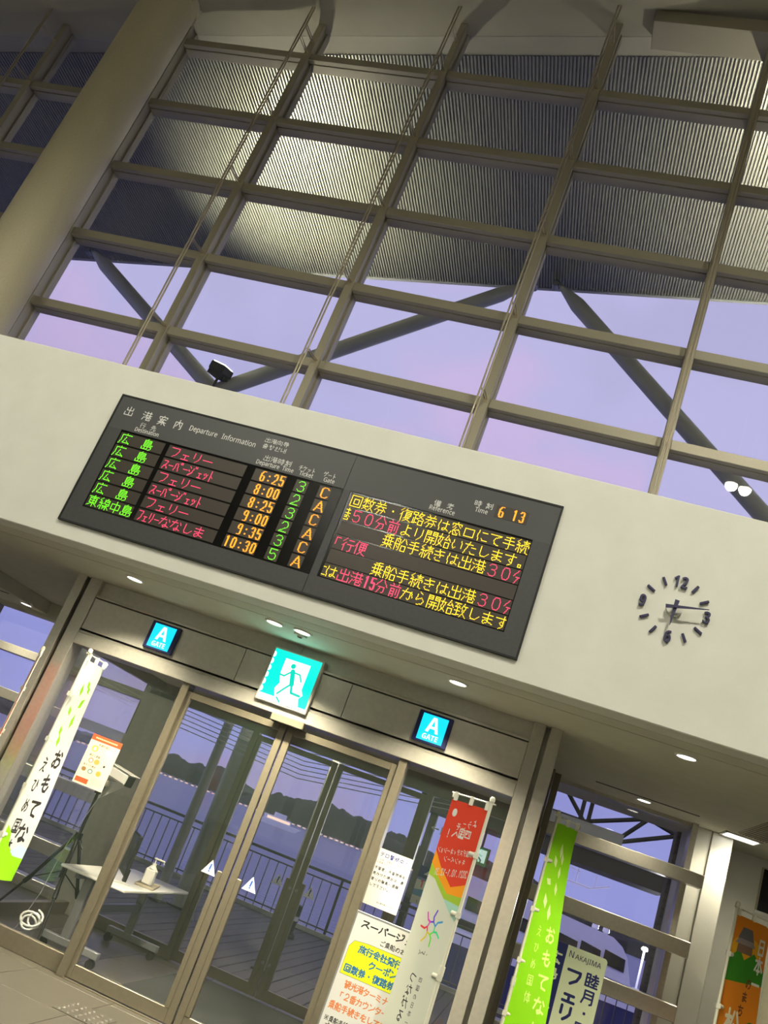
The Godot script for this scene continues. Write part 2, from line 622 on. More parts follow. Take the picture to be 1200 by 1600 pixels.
func make_materials() -> void:
	var fine := noise_tex(0.06, Color(0.93, 0.93, 0.93), Color(1, 1, 1), 3, 512, 3)
	var blot := noise_tex(0.012, Color(0.965, 0.965, 0.96), Color(1, 1, 1), 5, 512, 5)
	var brush := noise_tex(0.03, Color(0.945, 0.945, 0.945), Color(1, 1, 1), 8, 512, 4)
	M.wall = grained(mat(Color(0.87, 0.875, 0.84), 0.75), blot, 0.45)
	M.soffit = grained(mat(Color(0.80, 0.80, 0.74), 0.8), blot, 0.6)
	M.ceiling = grained(mat(Color(0.66, 0.645, 0.58), 0.85), blot, 0.3)
	M.column = grained(mat(Color(0.80, 0.765, 0.64), 0.55), fine, 1.2)
	M.mullion = grained(mat(Color(0.68, 0.655, 0.57), 0.45, 0.2), fine, 2.0)
	M.rod = mat(Color(0.70, 0.66, 0.56), 0.4, 0.35)
	M.steel = grained(mat(Color(0.74, 0.73, 0.69), 0.36, 0.6), brush, 1.5)
	M.panel = grained(mat(Color(0.80, 0.795, 0.76), 0.42, 0.4), brush, 1.1)
	M.bronze = grained(mat(Color(0.51, 0.485, 0.42), 0.40, 0.6), brush, 1.4)
	M.black = mat(Color(0.03, 0.03, 0.03), 0.6)
	M.gasket = mat(Color(0.05, 0.05, 0.05), 0.8)
	M.metal_white = mat(Color(0.88, 0.88, 0.85), 0.45)
	M.plastic_white = mat(Color(0.90, 0.90, 0.88), 0.35)
	M.grey = mat(Color(0.55, 0.56, 0.57), 0.4, 0.4)
	M.board = grained(mat(Color(0.27, 0.275, 0.28), 0.45, 0.2), fine, 1.0)
	M.pane = glass()
	M.pane_low = glass(0.025, Color(0.42, 0.52, 0.46))
	M.tile = grained(mat(Color(0.285, 0.272, 0.245), 0.42), blot, 0.8)
	M.tile_b = grained(mat(Color(0.272, 0.26, 0.232), 0.44), blot, 0.7)
	M.grout = mat(Color(0.33, 0.30, 0.26), 0.9)
	M.carpet = grained(mat(Color(0.27, 0.29, 0.29), 0.95), noise_tex(0.35, Color(0.55, 0.55, 0.55), Color(1, 1, 1), 21, 256, 2), 3.0, 0.3)
	M.deck = grained(mat(Color(0.30, 0.28, 0.30), 0.7), brush, 0.9)
	M.rail = mat(Color(0.30, 0.30, 0.30), 0.45, 0.4)
	M.strut = grained(mat(Color(0.70, 0.71, 0.69), 0.5, 0.1), fine, 1.0)
	M.eave = grained(mat(Color(0.62, 0.62, 0.58), 0.42, 0.45), fine, 0.5)
	M.dark_steel = mat(Color(0.16, 0.16, 0.18), 0.6, 0.2)
	M.brick = grained(mat(Color(0.44, 0.42, 0.45), 0.8), blot, 3.0)
	M.boat = mat(Color(0.93, 0.93, 0.95), 0.4)
	M.boat_glass = mat(Color(0.10, 0.11, 0.13), 0.08)
	M.boat_blue = mat(Color(0.10, 0.13, 0.38), 0.4)
	M.hill = grained(mat(Color(0.20, 0.21, 0.22), 0.95), noise_tex(0.05, Color(0.25, 0.28, 0.25), Color(1, 1, 1), 31, 256, 5), 0.03)
	M.house = mat(Color(0.90, 0.86, 0.84), 0.8)
	M.roof = mat(Color(0.35, 0.30, 0.32), 0.8)
	M.navy = mat(Color(0.10, 0.13, 0.36), 0.4)
	M.clock_blue = mat(Color(0.13, 0.12, 0.30), 0.4)
	M.tripod = mat(Color(0.05, 0.06, 0.05), 0.4, 0.2)
	M.rubber = mat(Color(0.04, 0.04, 0.045), 0.7)
	M.pole = mat(Color(0.86, 0.86, 0.80), 0.35)
	M.concrete = grained(mat(Color(0.5, 0.5, 0.5), 0.9), blot, 0.4)
	var water := mat(Color(0.27, 0.29, 0.52), 0.38)
	var nt := FastNoiseLite.new()
	nt.seed = 4
	nt.frequency = 0.02
	nt.fractal_octaves = 4
	water.heightmap_enabled = true
	water.heightmap_texture = ImageTexture.create_from_image(nt.get_seamless_image(512, 512))
	water.heightmap_scale = 16.0
	water.uv1_triplanar = true
	water.uv1_world_triplanar = true
	water.uv1_scale = Vector3.ONE * 0.09
	M.water = water

# ---------------------------------------------------------------- the building
func roof_y(x: float) -> float:
	return 12.53 + 0.15 * x

func build_shell() -> void:
	# floor: a bed with tiles laid on it; the tiles in view are single pieces
	var fl := structure("floor", "beige grey tiled floor of the hall")
	part("bed", Vector3(-14, -0.2, -8.7), Vector3(10, -0.012, 26), M.grout, fl)
	var tl := mb()
	bev(tl, Vector3(-0.298, -0.012, -0.298), Vector3(0.298, 0.0, 0.298), 0.002)
	var tmesh := tl.commit()
	for i in 12:
		for j in 8:
			var t := MeshInstance3D.new()
			t.mesh = tmesh
			t.material_override = M.tile if (i * 7 + j * 5) % 3 else M.tile_b
			t.name = "tile"
			fl.add_child(t, true)
			t.position = Vector3(-6.27 + 0.6 * i, 0, -8.22 + 0.6 * j)
	part("paving_field", Vector3(-14, -0.012, -3.71), Vector3(10, 0, 26), M.tile, fl)
	part("paving_field", Vector3(0.64, -0.012, -8.7), Vector3(10, 0, -3.73), M.tile, fl)
	part("paving_field", Vector3(-14, -0.012, -8.7), Vector3(-6.59, 0, -3.73), M.tile, fl)
	# white fascia across the hall, with the ledge on top of it
	var wf := structure("wall_front", "white painted fascia band over the entrance doors")
	part("fascia", Vector3(-14, SOFFIT, FASCIA_Z - 0.2), Vector3(10, 3.99, FASCIA_Z), M.wall, wf, 0.006)
	part("ledge", Vector3(-14, 3.9, -8.38), Vector3(10, 3.985, FASCIA_Z - 0.2), M.wall, wf)
	# low ceiling behind the fascia, in strips with a shadow gap
	var cl := structure("ceiling_low", "low painted ceiling over the entrance doors")
	part("front_strip", Vector3(-14, SOFFIT, -5.522), Vector3(10, SOFFIT + 0.05, FASCIA_Z - 0.2), M.soffit, cl)
	part("board", Vector3(-14, SOFFIT, -9.6), Vector3(10, SOFFIT + 0.05, -5.534), M.soffit, cl)
	part("backing", Vector3(-14, SOFFIT + 0.05, -9.6), Vector3(10, SOFFIT + 0.1, FASCIA_Z - 0.2), M.soffit, cl)
	part("dropped_box", Vector3(-14, 2.47, -8.4), Vector3(-5.65, SOFFIT, -7.0), M.soffit, cl, 0.004)
	# tall ceiling of the hall, sloping down to the left as the roof does
	var ch := structure("ceiling", "sloping high ceiling of the hall")
	for s in [[-8.9, -8.1, 0.0, "edge_strip"], [-8.1, 26.0, -0.12, "board"]]:
		var st := mb()
		var y0 := roof_y(-14.0)
		var y1 := roof_y(10.0)
		var pr := PackedVector2Array([Vector2(-14, y0 + s[2]), Vector2(10, y1 + s[2]), Vector2(10, y1 + 0.4), Vector2(-14, y0 + 0.4)])
		prism(st, pr, s[0], s[1])
		obj(s[3], st, M.ceiling, ch)
	part("header_box", Vector3(-1.42, 12.1, -8.62), Vector3(9.9, 12.31, -8.2), M.mullion, ch, 0.004)
	# the rest of the hall, behind the camera
	var wl := structure("wall_left")
	part("plaster", Vector3(-14.2, 0, -8.7), Vector3(-14, 14.2, 26), M.wall, wl)
	var wr := structure("wall_right")
	part("plaster", Vector3(10, 0, -9.6), Vector3(10.2, 14.5, 26), M.wall, wr)
	var wb := structure("wall_back")
	part("plaster", Vector3(-14.2, 0, 26), Vector3(10.2, 14.5, 26.2), M.wall, wb)
	# round column standing in the window line
	var co := thing("column", "round cream column in front of the tall window", "column")
	var st := mb()
	tube(st, Vector3(-8.11, 0.0, -7.95), Vector3(-8.11, roof_y(-8.11) - 0.1, -7.95), 0.372, 0.372, 48)
	obj("shaft", st, M.column, co)
	st = mb()
	tube(st, Vector3(-8.11, roof_y(-8.11) - 0.16, -7.95), Vector3(-8.11, roof_y(-8.11) + 0.05, -7.95), 0.40, 0.40, 48)
	obj("collar", st, M.column, co)

func build_tall_window() -> void:
	var w := structure("window_1", "tall gridded window above the white fascia")
	var xs := [-12.18, -10.12, -8.06, -6.014, -3.961, -1.885, 0.09, 2.13, 4.17, 6.2, 8.2]
	var ys := [5.07, 6.269, 7.424, 8.628, 9.831, 11.056]
	for x in xs:
		var top := roof_y(x)
		var st := mb()
		bev(st, Vector3(x - 0.05, 3.985, -8.47), Vector3(x + 0.05, top, -8.4), 0.004)
		bx(st, Vector3(x - 0.022, 3.985, -8.57), Vector3(x + 0.022, top, -8.468))
		bev(st, Vector3(x - 0.05, 3.985, -8.68), Vector3(x + 0.05, top, -8.568), 0.003)
		obj("mullion", st, M.mullion, w)
		if x == -8.06: continue
		# twin rod held in front of the mullion by brackets at each transom
		st = mb()
		for s in [-0.018, 0.018]:
			tube(st, Vector3(x + s, 3.985, -8.06), Vector3(x + s, top, -8.06), 0.011, 0.011, 8)
		var rod := obj("guide_rod", st, M.rod, w)
		for y in ys + [top - 0.35]:
			if y + 0.1 > top: continue
			st = mb()
			for s in [-0.016, 0.016]:
				tube(st, Vector3(x + s, y - 0.03, -8.41), Vector3(x + s, y - 0.09, -8.055), 0.008, 0.008, 6)
			bev(st, Vector3(x - 0.035, y - 0.08, -8.41), Vector3(x + 0.035, y + 0.02, -8.398), 0.003)
			obj("bracket", st, M.rod, rod)
	for i in xs.size() - 1:
		var xa: float = xs[i] + 0.05
		var xb: float = xs[i + 1] - 0.05
		for y in ys:
			if y + 0.02 > roof_y(xa): continue
			var yb := minf(y, roof_y(xa))
			var st := mb()
			bev(st, Vector3(xa, yb - 0.115, -8.5), Vector3(xb, yb, -8.43), 0.004)
			bx(st, Vector3(xa, yb - 0.095, -8.52), Vector3(xb, yb - 0.01, -8.498))
			bev(st, Vector3(xa, yb - 0.115, -8.66), Vector3(xb, yb, -8.518), 0.003)
			obj("transom", st, M.mullion, w)
		var levels := [3.985] + ys + [99.0]
		for k in levels.size() - 1:
			var lo: float = levels[k]
			var hi: float = levels[k + 1] - 0.1
			var ra := roof_y(xa)
			var rb := roof_y(xb)
			if lo > ra: continue
			var st := mb()
			prism(st, PackedVector2Array([Vector2(xa, lo), Vector2(xb, lo), Vector2(xb, minf(hi, rb)), Vector2(xa, minf(hi, ra))]), -8.606, -8.594)
			obj("pane", st, M.pane, w)

func build_eave() -> void:
	# ribbed metal underside of the roof overhang outside the tall window
	var e := thing("roof_overhang", "ribbed metal underside of the roof overhang outside the tall window", "roof")
	var st := mb()
	var pitch := 0.052
	var x := -22.0
	while x < 9.0:
		var a := Vector2(x, roof_y(x) - 0.02)
		var b := Vector2(x + pitch * 0.42, roof_y(x + pitch * 0.42) - 0.02)
		var c := Vector2(x + pitch * 0.5, roof_y(x + pitch * 0.5) + 0.03)
		var d := Vector2(x + pitch * 0.92, roof_y(x + pitch * 0.92) + 0.03)
		var f := Vector2(x + pitch, roof_y(x + pitch) - 0.02)
		for s in [[a, b], [b, c], [c, d], [d, f]]:
			poly(st, [Vector3(s[0].x, s[0].y, -8.9), Vector3(s[1].x, s[1].y, -8.9), Vector3(s[1].x, s[1].y, -14.05), Vector3(s[0].x, s[0].y, -14.05)], Vector3.DOWN)
		x += pitch
	obj("ribbed_sheet", st, M.eave, e)
	st = mb()
	prism(st, PackedVector2Array([Vector2(-22, roof_y(-22.0) - 0.03), Vector2(9, roof_y(9.0) - 0.03), Vector2(9, roof_y(9.0) + 0.35), Vector2(-22, roof_y(-22.0) + 0.35)]), -14.12, -14.05)
	obj("edge_trim", st, M.strut, e)
	st = mb()
	prism(st, PackedVector2Array([Vector2(-22, roof_y(-22.0) + 0.05), Vector2(9, roof_y(9.0) + 0.05), Vector2(9, roof_y(9.0) + 0.35), Vector2(-22, roof_y(-22.0) + 0.35)]), -14.05, -8.9)
	obj("roof_deck", st, M.dark_steel, e)
	# branching supports of the overhang
	var n1 := Vector3(-7.715, 7.73, -13.0)
	var n2 := Vector3(2.05, 7.7, -13.0)
	var sup := [
		[n1, [Vector3(-12.348, 10.66, -13.7), Vector3(-2.955, 12.07, -13.9)], "branching steel support of the overhang with a floodlight on its fork"],
		[n2, [Vector3(-2.57, 12.12, -13.82), Vector3(6.6, 13.4, -13.8)], "branching steel support of the overhang beside the ferry berth"],
	]
	for s in sup:
		var o := thing("overhang_support", s[2], "support", Vector3(s[0].x, 0, s[0].z), 0.0, "branching supports of the overhang")
		var base: Vector3 = o.position
		st = mb()
		tube(st, Vector3(0, -0.1, 0), s[0] - base, 0.22, 0.19, 24)
		obj("trunk", st, M.strut, o)
		for p in s[1]:
			var q: Vector3 = p - base
			var nn: Vector3 = s[0] - base
			var dir := (q - nn).normalized()
			st = mb()
			tube(st, nn, q - dir * 0.75, 0.145, 0.145, 20)
			tube(st, q - dir * 0.75, q - dir * 0.22, 0.145, 0.06, 20)
			var br := obj("branch", st, M.strut, o)
			st = mb()
			tube(st, q - dir * 0.28, q, 0.05, 0.035, 10)
			tube(st, q + Vector3(0, -0.1, -0.08), q + Vector3(0, -0.1, 0.08), 0.06, 0.06, 10)
			obj("pin", st, M.grey, br)
	for f in [[Vector3(-7.6, 8.12, -12.7), Vector3(-6.9, 11.5, -11.9), "black floodlight on the fork of the overhang support", 62.0], [Vector3(2.2, 8.15, -12.7), Vector3(1.7, 12.7, -11.6), "black floodlight on the support beside the ferry berth", 62.0]]:
		var o := thing("floodlight", f[2], "floodlight", f[0], 0.0, "floodlights under the overhang")
		var dir: Vector3 = (f[1] - f[0]).normalized()
		var b := frame_of(dir)
		st = mb()
		bev(st, Vector3(-0.2, -0.16, -0.15), Vector3(0.2, 0.0, 0.15), 0.02, Transform3D(b, Vector3.ZERO))
		for k in 5:
			bx(st, Vector3(-0.18 + 0.08 * k, -0.24, -0.13), Vector3(-0.15 + 0.08 * k, -0.15, 0.13), Transform3D(b, Vector3.ZERO))
		obj("housing", st, M.dark_steel, o)
		st = mb()
		tube(st, Vector3(0, -0.45, 0), Vector3(0, -0.1, 0), 0.025)
		obj("stem", st, M.dark_steel, o)
		st = mb()
		bx(st, Vector3(-0.17, 0.0, -0.12), Vector3(0.17, 0.012, 0.12), Transform3D(b, Vector3.ZERO))
		obj("lamp_lens", st, glow(Color(1, 0.98, 0.86), 12.0), o)
		spot(f[0] + dir * 0.04, f[1], f[3], 50.0, 1.0, 0.15, Color(1.0, 0.98, 0.87), o)

# ---------------------------------------------------------------- entrance
func leaf(called: String, label: String, x0: float, x1: float, z: float, meet_right: bool, locks: bool) -> void:
	var d := structure(called, label)
	var y1 := 2.03
	var guard := 0.97
	part("stile", Vector3(x0, 0.012, z - 0.03), Vector3(x0 + 0.052, y1, z), M.bronze, d, 0.003)
	part("stile", Vector3(x1 - 0.052, 0.012, z - 0.03), Vector3(x1, y1, z), M.bronze, d, 0.003)
	part("bottom_rail", Vector3(x0 + 0.052, 0.012, z - 0.03), Vector3(x1 - 0.052, 0.1, z), M.bronze, d, 0.003)
	part("top_rail", Vector3(x0 + 0.052, y1 - 0.05, z - 0.03), Vector3(x1 - 0.052, y1, z), M.bronze, d, 0.003)
	# the meeting stile is boxed out below hand height
	var g0 := x1 - 0.088 if meet_right else x0 + 0.052
	part("guard", Vector3(g0, 0.1, z - 0.034), Vector3(g0 + 0.036, guard, z + 0.003), M.bronze, d, 0.003)
	part("pane", Vector3(x0 + 0.05, 0.09, z - 0.02), Vector3(x1 - 0.05, y1 - 0.04, z - 0.01), M.pane_low, d)
	if locks:
		var st := mb()
		var lx := x1 - 0.026 if meet_right else x0 + 0.026
		tube(st, Vector3(lx, 0.28, z), Vector3(lx, 0.28, z + 0.008), 0.013)
		tube(st, Vector3(lx, 0.9, z), Vector3(lx, 0.9, z + 0.008), 0.013)
		obj("lock_cylinder", st, M.grey, d)

func build_entrance() -> void:
	var z := SCREEN_Z
	var v := structure("wall_vestibule", "brushed steel portal around the glass entrance doors")
	# posts in two pieces with a dark groove between them
	for p in [[-4.055, -3.975, -3.938, -3.83], [-0.297, -0.21, -0.178, -0.093]]:
		part("post", Vector3(p[0], 0, z - 0.16), Vector3(p[1], SOFFIT, z), M.steel, v, 0.003)
		part("groove_back", Vector3(p[1], 0, z - 0.16), Vector3(p[2], SOFFIT, z - 0.13), M.steel, v)
		part("post", Vector3(p[2], 0, z - 0.16), Vector3(p[3], SOFFIT, z), M.steel, v, 0.003)
	# header: lintel, reveal, three panels, groove and top trim
	part("lintel", Vector3(-3.83, 2.078, z - 0.3), Vector3(-0.297, 2.172, z + 0.004), M.steel, v, 0.004)
	part("lintel_cap", Vector3(-3.83, 2.172, z - 0.3), Vector3(-0.297, 2.19, z - 0.012), M.steel, v)
	part("reveal_back", Vector3(-3.83, 2.19, z - 0.3), Vector3(-0.297, 2.206, z - 0.1), M.steel, v)
	var jx := [-3.83, -2.474, -1.606, -0.297]
	for i in 3:
		part("panel", Vector3(jx[i] + 0.0025, 2.206, z - 0.1), Vector3(jx[i + 1] - 0.0025, 2.458, z - 0.012), M.panel, v, 0.002)
	part("panel_backing", Vector3(-3.83, 2.2, z - 0.14), Vector3(-0.297, 2.5, z - 0.1), M.steel, v)
	part("lower_trim", Vector3(-3.83, 2.468, z - 0.1), Vector3(-0.297, 2.488, z - 0.012), M.steel, v, 0.002)
	part("top_trim", Vector3(-3.83, 2.488, z - 0.14), Vector3(-2.071, SOFFIT, z - 0.05), M.panel, v)
	part("top_trim", Vector3(-2.067, 2.488, z - 0.14), Vector3(-0.297, SOFFIT, z - 0.05), M.panel, v)
	# fixed side lights
	for p in [[-3.83, -2.785, true], [-1.105, -0.297, false]]:
		var zz := z - 0.07
		part("side_sill", Vector3(p[0], 0, zz - 0.05), Vector3(p[1], 0.12, zz), M.bronze, v, 0.003)
		var sx: float = p[1] - 0.06 if p[2] else p[0]
		part("jamb", Vector3(sx, 0, zz - 0.06), Vector3(sx + 0.06, 2.078, zz + 0.05), M.bronze, v, 0.003)
		part("side_pane", Vector3(p[0], 0.1, zz - 0.03), Vector3(p[1], 2.08, zz - 0.018), M.pane_low, v)
	part("jamb_guard", Vector3(-1.045, 0.0, z - 0.125), Vector3(-1.01, 0.97, z - 0.03), M.bronze, v, 0.003)
	part("threshold", Vector3(-2.85, -0.01, z - 0.14), Vector3(-1.04, 0.006, z - 0.02), M.bronze, v)
	var zd := z - 0.045
	leaf("door_1", "left sliding glass door leaf of the hall side", -2.80, -1.967, zd, true, false)
	leaf("door_2", "right sliding glass door leaf of the hall side", -1.955, -1.10, zd, false, false)
	# sensor box over the meeting stiles
	var sb := thing("door_sensor", "grey sensor box under the lintel over the door gap", "sensor", Vector3(-1.95, 2.03, z + 0.02))
	part("housing", Vector3(-0.13, -0.005, -0.03), Vector3(0.13, 0.05, 0.035), M.bronze, sb, 0.006)
	part("lens_strip", Vector3(-0.12, -0.008, -0.02), Vector3(0.12, -0.004, 0.02), M.black, sb)
	# vestibule ceiling, side walls, outer screen
	part("vestibule_ceiling", Vector3(-3.95, 2.19, OUTER_Z - 0.1), Vector3(-0.2, 2.23, z - 0.3), M.soffit, v)
	for sx in [-3.9, -0.25]:
		for y in [[0.0, 0.1], [2.1, 2.19]]:
			part("side_rail", Vector3(sx - 0.03, y[0], OUTER_Z), Vector3(sx + 0.03, y[1], z - 0.16), M.bronze, v, 0.003)
		part("side_pane", Vector3(sx - 0.006, 0.1, OUTER_Z), Vector3(sx + 0.006, 2.1, z - 0.16), M.pane_low, v)
	var o := structure("wall_vestibule_outer", "outer glass screen of the entrance vestibule")
	part("header", Vector3(-4.0, 2.05, OUTER_Z - 0.12), Vector3(-0.1, SOFFIT, OUTER_Z), M.bronze, o)
	part("corner_post", Vector3(-4.05, 0, OUTER_Z - 0.16), Vector3(-3.72, 2.1, OUTER_Z), M.panel, o, 0.004)
	part("corner_post", Vector3(-0.3, 0, OUTER_Z - 0.16), Vector3(-0.09, 2.1, OUTER_Z), M.bronze, o, 0.004)
	for p in [[-3.72, -2.79, true], [-1.11, -0.3, false]]:
		part("side_sill", Vector3(p[0], 0, OUTER_Z - 0.08), Vector3(p[1], 0.1, OUTER_Z - 0.03), M.bronze, o)
		var sx: float = p[1] - 0.06 if p[2] else p[0]
		part("jamb", Vector3(sx, 0, OUTER_Z - 0.09), Vector3(sx + 0.06, 2.05, OUTER_Z), M.bronze, o, 0.003)
		part("side_pane", Vector3(p[0], 0.1, OUTER_Z - 0.06), Vector3(p[1], 2.05, OUTER_Z - 0.05), M.pane_low, o)
	part("side_mullion", Vector3(-0.72, 0.1, OUTER_Z - 0.08), Vector3(-0.66, 2.05, OUTER_Z - 0.03), M.bronze, o)
	leaf("door_3", "left sliding glass door leaf of the outer side", -2.80, -1.975, OUTER_Z - 0.02, true, true)
	leaf("door_4", "right sliding glass door leaf of the outer side", -1.965, -1.11, OUTER_Z - 0.02, false, true)
	# carpet mat in the vestibule
	tag(part("entrance_mat", Vector3(-2.565, 0.0, OUTER_Z + 0.05), Vector3(-0.5, 0.008, z - 0.2), M.carpet, self, 0.002), "grey carpet mat on the vestibule floor between the doors", "mat")
	# tactile paving in front of the doors
	var tp := thing("tactile_paving_tile", "beige tactile paving tile with raised domes before the doors", "paving tile", Vector3(-2.33, 0.0, -5.7))
	part("plate", Vector3(-0.15, 0.0, -0.15), Vector3(0.15, 0.004, 0.15), M.tile, tp)
	for i in 5:
		for j in 5:
			var st := mb()
			lathe(st, [Vector2(0.0, 0.012), Vector2(0.012, 0.0115), Vector2(0.018, 0.004)], Vector3(-0.12 + 0.06 * i, 0, -0.12 + 0.06 * j), 12)
			obj("dome", st, M.tile, tp)

func build_low_windows() -> void:
	# right of the portal
	var w := structure("window_2", "low window with thick transoms right of the entrance portal")
	for y in [[2.09, 2.2], [1.525, 1.655], [1.035, 1.16], [0.42, 0.55]]:
		var st := mb()
		bev(st, Vector3(-0.08, y[0], -8.56), Vector3(1.31, y[1], -8.36), 0.005)
		obj("transom", st, M.steel, w)
	var lv := [0.0, 0.5, 1.1, 1.59, 2.15, SOFFIT]
	for k in 5:
		part("pane", Vector3(-0.08, lv[k], -8.606), Vector3(1.2, lv[k + 1], -8.594), M.pane_low, w)
	part("head_frame", Vector3(-0.08, SOFFIT - 0.035, -8.65), Vector3(1.2, SOFFIT, -8.56), M.steel, w)
	part("end_frame", Vector3(1.15, 0, -8.66), Vector3(1.2, SOFFIT, -8.5), M.steel, w)
	part("start_frame", Vector3(-0.1, 0, -8.66), Vector3(-0.04, SOFFIT, -8.3), M.bronze, w)
	# left of the portal
	var l := structure("window_3", "low window with transoms left of the entrance portal")
	for y in [[1.975, 2.06], [1.52, 1.62], [0.9, 1.02], [0.33, 0.45], [0.0, 0.1]]:
		var st := mb()
		bev(st, Vector3(-9.0, y[0], -8.56), Vector3(-4.05, y[1], -8.40), 0.005)
		obj("transom", st, M.steel, l)
	part("header", Vector3(-9.0, 2.44, -8.66), Vector3(-4.05, SOFFIT, -8.4), M.soffit, l)
	for mx in [-4.2, -6.4, -8.6]:
		part("mullion", Vector3(mx - 0.04, 0, -8.66), Vector3(mx + 0.04, 2.45, -8.45), M.bronze, l, 0.003)
	var ll := [0.05, 0.4, 0.97, 1.57, 2.02, 2.45]
	for k in 5:
		for c in [[-8.6, -6.4], [-6.4, -4.2]]:
			part("pane", Vector3(c[0], ll[k], -8.606), Vector3(c[1], ll[k + 1], -8.594), M.pane_low, l)
	part("infill", Vector3(-14, 0, -8.7), Vector3(-9.0, SOFFIT, -8.5), M.wall, l)
	# pillar and recess wall at the right
	var pl := structure("wall_pillar", "grey plaster pillar at the end of the low window")
	part("shaft", Vector3(1.2, 0, -9.6), Vector3(1.34, SOFFIT, -8.64), M.wall, pl)
	part("shaft", Vector3(1.345, 0, -9.6), Vector3(1.52, SOFFIT, -8.62), M.wall, pl, 0.004)
	var rw := structure("wall_recess", "white wall of the recess right of the pillar")
	part("plaster", Vector3(1.52, 0, -9.6), Vector3(1.95, SOFFIT, -9.4), M.wall, rw)
	part("plaster", Vector3(1.95, 2.54, -9.6), Vector3(10.0, SOFFIT, -9.4), M.wall, rw)
	part("plaster", Vector3(1.95, 0.0, -9.6), Vector3(10.0, 2.12, -9.4), M.wall, rw)
	part("window_frame", Vector3(1.95, 2.15, -9.56), Vector3(1.968, 2.54, -9.385), M.mullion, rw)
	part("window_frame", Vector3(1.95, 2.12, -9.56), Vector3(4.0, 2.15, -9.385), M.metal_white, rw)
	part("window_pane", Vector3(1.968, 2.15, -9.52), Vector3(10.0, 2.54, -9.5), M.boat_glass, rw)
	# pale round pillar at the right edge of the view
	var rp := thing("round_pillar", "pale round free standing pillar before the orange banner", "pillar", Vector3(1.115, 0, -4.0))
	var st := mb()
	tube(st, Vector3(0, 0.05, 0), Vector3(0, 2.2, 0), 0.2, 0.2, 40)
	obj("shaft", st, M.column, rp)
	st = mb()
	tube(st, Vector3(0, 0, 0), Vector3(0, 0.05, 0), 0.24, 0.24, 40)
	obj("plinth", st, M.grey, rp)

